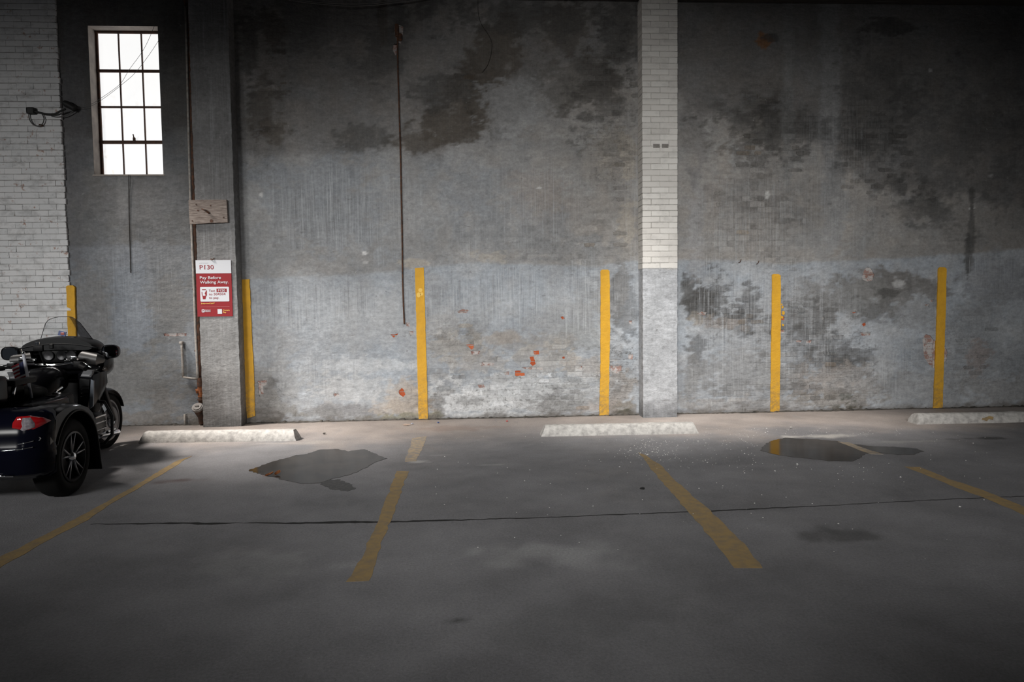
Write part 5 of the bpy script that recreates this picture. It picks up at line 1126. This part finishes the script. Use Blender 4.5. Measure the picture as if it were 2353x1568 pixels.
# handlebar
bm = B(); tube(bm, [(-.42, .92, 1.00), (-.33, 1.02, 1.02), (-.20, 1.14, 1.04), (0, 1.18, 1.02), (.20, 1.14, 1.04), (.33, 1.02, 1.02), (.42, .92, 1.00)], .014, 10); hb = obj('handlebar', bm, TM['chrome'], T, smooth=True)
for sx in (-1, 1):
    bm = B(); tube(bm, [(sx*.34, 1.005, 1.018), (sx*.43, .91, .998)], .021, 12); obj('grip', bm, TM['vinyl'], hb, smooth='auto')
    bm = B(); box(bm, (sx*.30, 1.06, 1.035), (.07, .06, .06), .012, 2); obj('switch_box', bm, TM['plastic'], hb, smooth='auto')
    bm = B(); tube(bm, [(sx*.28, 1.10, 1.055), (sx*.36, 1.06, 1.04), (sx*.45, .97, 1.01)], .008, 8); obj('lever', bm, TM['chrome'], hb, smooth=True)
    bm = B(); tube(bm, [(sx*.13, 1.16, 1.085), (sx*.21, 1.15, 1.09), (sx*.27, 1.12, 1.08)], .010, 8); tube(bm, [(sx*.14, 1.14, 1.06), (sx*.20, 1.13, 1.06)], .012, 8); box(bm, (sx*.235, 1.12, 1.10), (.05, .04, .025), .006, 2); obj('reservoir', bm, TM['chrome'], hb, smooth='auto')
bm = B(); tube(bm, [(-.05, 1.15, 1.03), (-.06, 1.12, 1.12), (-.065, 1.10, 1.17)], .012, 8); box(bm, (-.07, 1.09, 1.20), (.09, .03, .06), .01, 2); mnt = obj('phone_mount', bm, TM['plastic'], T, smooth='auto')
bm = B(); tube(bm, [(-.075, 1.09, 1.235), (-.075, 1.09, 1.262)], .022, 12); obj('chrome_knob', bm, TM['chrome'], mnt, smooth='auto')
bm = B(); box(bm, (.035, 1.12, 1.215), (.04, .02, .05), .006, rot=None); obj('control_block', bm, TM['plastic'], mnt)
# tank, seats, backrest, saddle boxes
bm = B(); loft(bm, [sup(.10, .08, .80, .72), sup(.17, .13, .83, .80), sup(.20, .15, .86, .98), sup(.17, .13, .88, 1.14), sup(.10, .08, .88, 1.22)]); obj('tank', bm, TM['gloss'], T, smooth='auto')
bm = B(); loft(bm, [sup(.19, .07, .86, .30), sup(.22, .09, .85, .38), sup(.22, .09, .82, .55), sup(.17, .07, .80, .74), sup(.12, .05, .80, .80)]); obj('rider_seat', bm, TM['vinyl'], T, smooth='auto')
bm = B(); loft(bm, [sup(.18, .07, .93, -.15), sup(.21, .09, .93, -.08), sup(.21, .09, .91, .15), sup(.19, .07, .90, .30)]); obj('passenger_seat', bm, TM['vinyl'], T, smooth='auto')
bm = B(); box(bm, (-.05, -.16, 1.11), (.30, .10, .28), .04, 3); obj('backrest', bm, TM['vinyl'], T, smooth='auto')
bm = B(); box(bm, (0, -.30, .93), (.62, .34, .24), .06, 3); tb = obj('top_box', bm, TM['gloss'], T, smooth='auto')
bm = B(); tube(bm, [(-.30, -.475, .93), (0, -.478, .93), (.30, -.475, .93)], .008, 6); obj('chrome_strip', bm, TM['chrome'], tb, smooth=True)
for sx in (-1, 1):
    bm = B(); box(bm, (sx*.27, .10, .97), (.09, .34, .05), .02, 2); ar = obj('armrest', bm, TM['vinyl'], T, smooth='auto')
    bm = B(); tube(bm, [(sx*.27, .0, .95), (sx*.25, -.02, .82)], .018, 8); obj('armrest_post', bm, TM['chrome'], ar, smooth=True)
    bm = B(); tube(bm, [(sx*.24, .62, .74), (sx*.28, .66, .82), (sx*.28, .76, .84)], .012, 8); box(bm, (sx*.29, .64, .79), (.06, .05, .035), .01, 2); obj('grab_handle', bm, TM['chrome'], T, smooth='auto')
    bm = B(); box(bm, (sx*.30, .60, .66), (.18, .36, .26), .05, 3); obj('side_cover', bm, TM['plastic'], T, smooth='auto')
# small flag on a pole
bm = B(); tube(bm, [(.245, .30, .80), (.22, .30, 1.0), (.198, .30, 1.19)], .013, 8); pole = obj('flag_pole', bm, simple('white_pole', (.42, .43, .47), .45), T, smooth=True)
bm = B(); bmesh.ops.create_icosphere(bm, subdivisions=2, radius=.016); bmesh.ops.translate(bm, verts=bm.verts, vec=(.197, .30, 1.20)); obj('finial', bm, TM['chrome'], pole, smooth=True)
fm = {'r': B(), 'w': B(), 'b': B()}
def fq(k, u0, v0, u1, v1):
    P = []
    for (u, v) in ((u0, v0), (u1, v0), (u1, v1), (u0, v1)):
        P.append((.206+.03*v-.105*u, .30+.012*math.sin(u*5+v*3), 1.135-.20*v-.05*u))
    bm = fm[k]; bm.faces.new([bm.verts.new(p) for p in P])
for i in range(13):
    k = 'r' if i % 2 == 0 else 'w'
    for j in range(8):
        u0, u1 = j/8, (j+1)/8
        if i < 7 and u1 <= .5: continue
        fq(k, u0, i/13, u1, (i+1)/13)
for j in range(4): fq('b', j/8, 0, (j+1)/8, 7/13)
for k, nm in (('r', 'fl_red'), ('w', 'fl_white'), ('b', 'fl_blue')):
    bmesh.ops.solidify(fm[k], geom=list(fm[k].faces), thickness=.002)
    obj({'r': 'red_stripes', 'w': 'white_stripes', 'b': 'blue_field'}[k], fm[k], TM[nm], pole)
# front wheel, fork, fender (turned slightly)
FW = Matrix.Translation((0.085, 2.07, 0)) @ Matrix.Rotation(math.radians(-6), 4, 'Z')
def fobj(name, bm, m, par=T, **k):
    bm.transform(FW); return obj(name, bm, m, par, **k)
bm = B(); tyre(bm, (0, 0, .315), .315, .135, .225); fwh = fobj('front_wheel', bm, TM['rubber'], smooth='auto')
bm = B(); lathe(bm, [(.228, .05), (.235, .06), (.215, .06), (.205, .03), (.205, -.03), (.215, -.06), (.235, -.06), (.228, -.05)], 40, 0, (0, 0, .315)); fobj('rim', bm, TM['steel'], fwh, smooth='auto')
for k in range(6):
    bm = B(); a = 2*math.pi*k/6; tube(bm, [(.03, .03*math.cos(a), .315+.03*math.sin(a)), (.03, .21*math.cos(a), .315+.21*math.sin(a))], [.02, .014], 8); fobj('spoke', bm, TM['steel'], fwh, smooth=True)
for sx in (-1, 1):
    bm = B(); lathe(bm, [(.09, .082*sx), (.155, .082*sx), (.155, .088*sx), (.09, .088*sx)], 40, 0, (0, 0, .315)); fobj('brake_disc', bm, TM['steel'], fwh, smooth='auto')
    bm = B(); tube(bm, [(sx*.105, .02, .315), (sx*.105, -.12, .62), (sx*.10, -.26, .95)], [.032, .028, .025], 12); fobj('fork_leg', bm, TM['dark_steel'], smooth=True)
bm = B(); rings = []
for k in range(19):
    t = math.radians(20+k*8.0); R_ = .355; w = .095*(1-.25*abs(k-9)/9); y, z = R_*math.cos(t), .315+R_*math.sin(t)
    rings.append([(-w, y*.93, .315+(z-.315)*.93), (-w, y*.97, .315+(z-.315)*.97), (-w*.6, y*1.03, .315+(z-.315)*1.03), (0, y*1.05, .315+(z-.315)*1.05), (w*.6, y*1.03, .315+(z-.315)*1.03), (w, y*.97, .315+(z-.315)*.97), (w, y*.93, .315+(z-.315)*.93), (0, y*1.0, .315+(z-.315)*1.0)])
loft(bm, rings); fobj('front_fender', bm, TM['gloss'], smooth='auto')
bm = B(); box(bm, (0, 1.62, .66), (.46, .20, .42), .08, 3); obj('radiator_cowl', bm, TM['plastic'], T, smooth='auto')
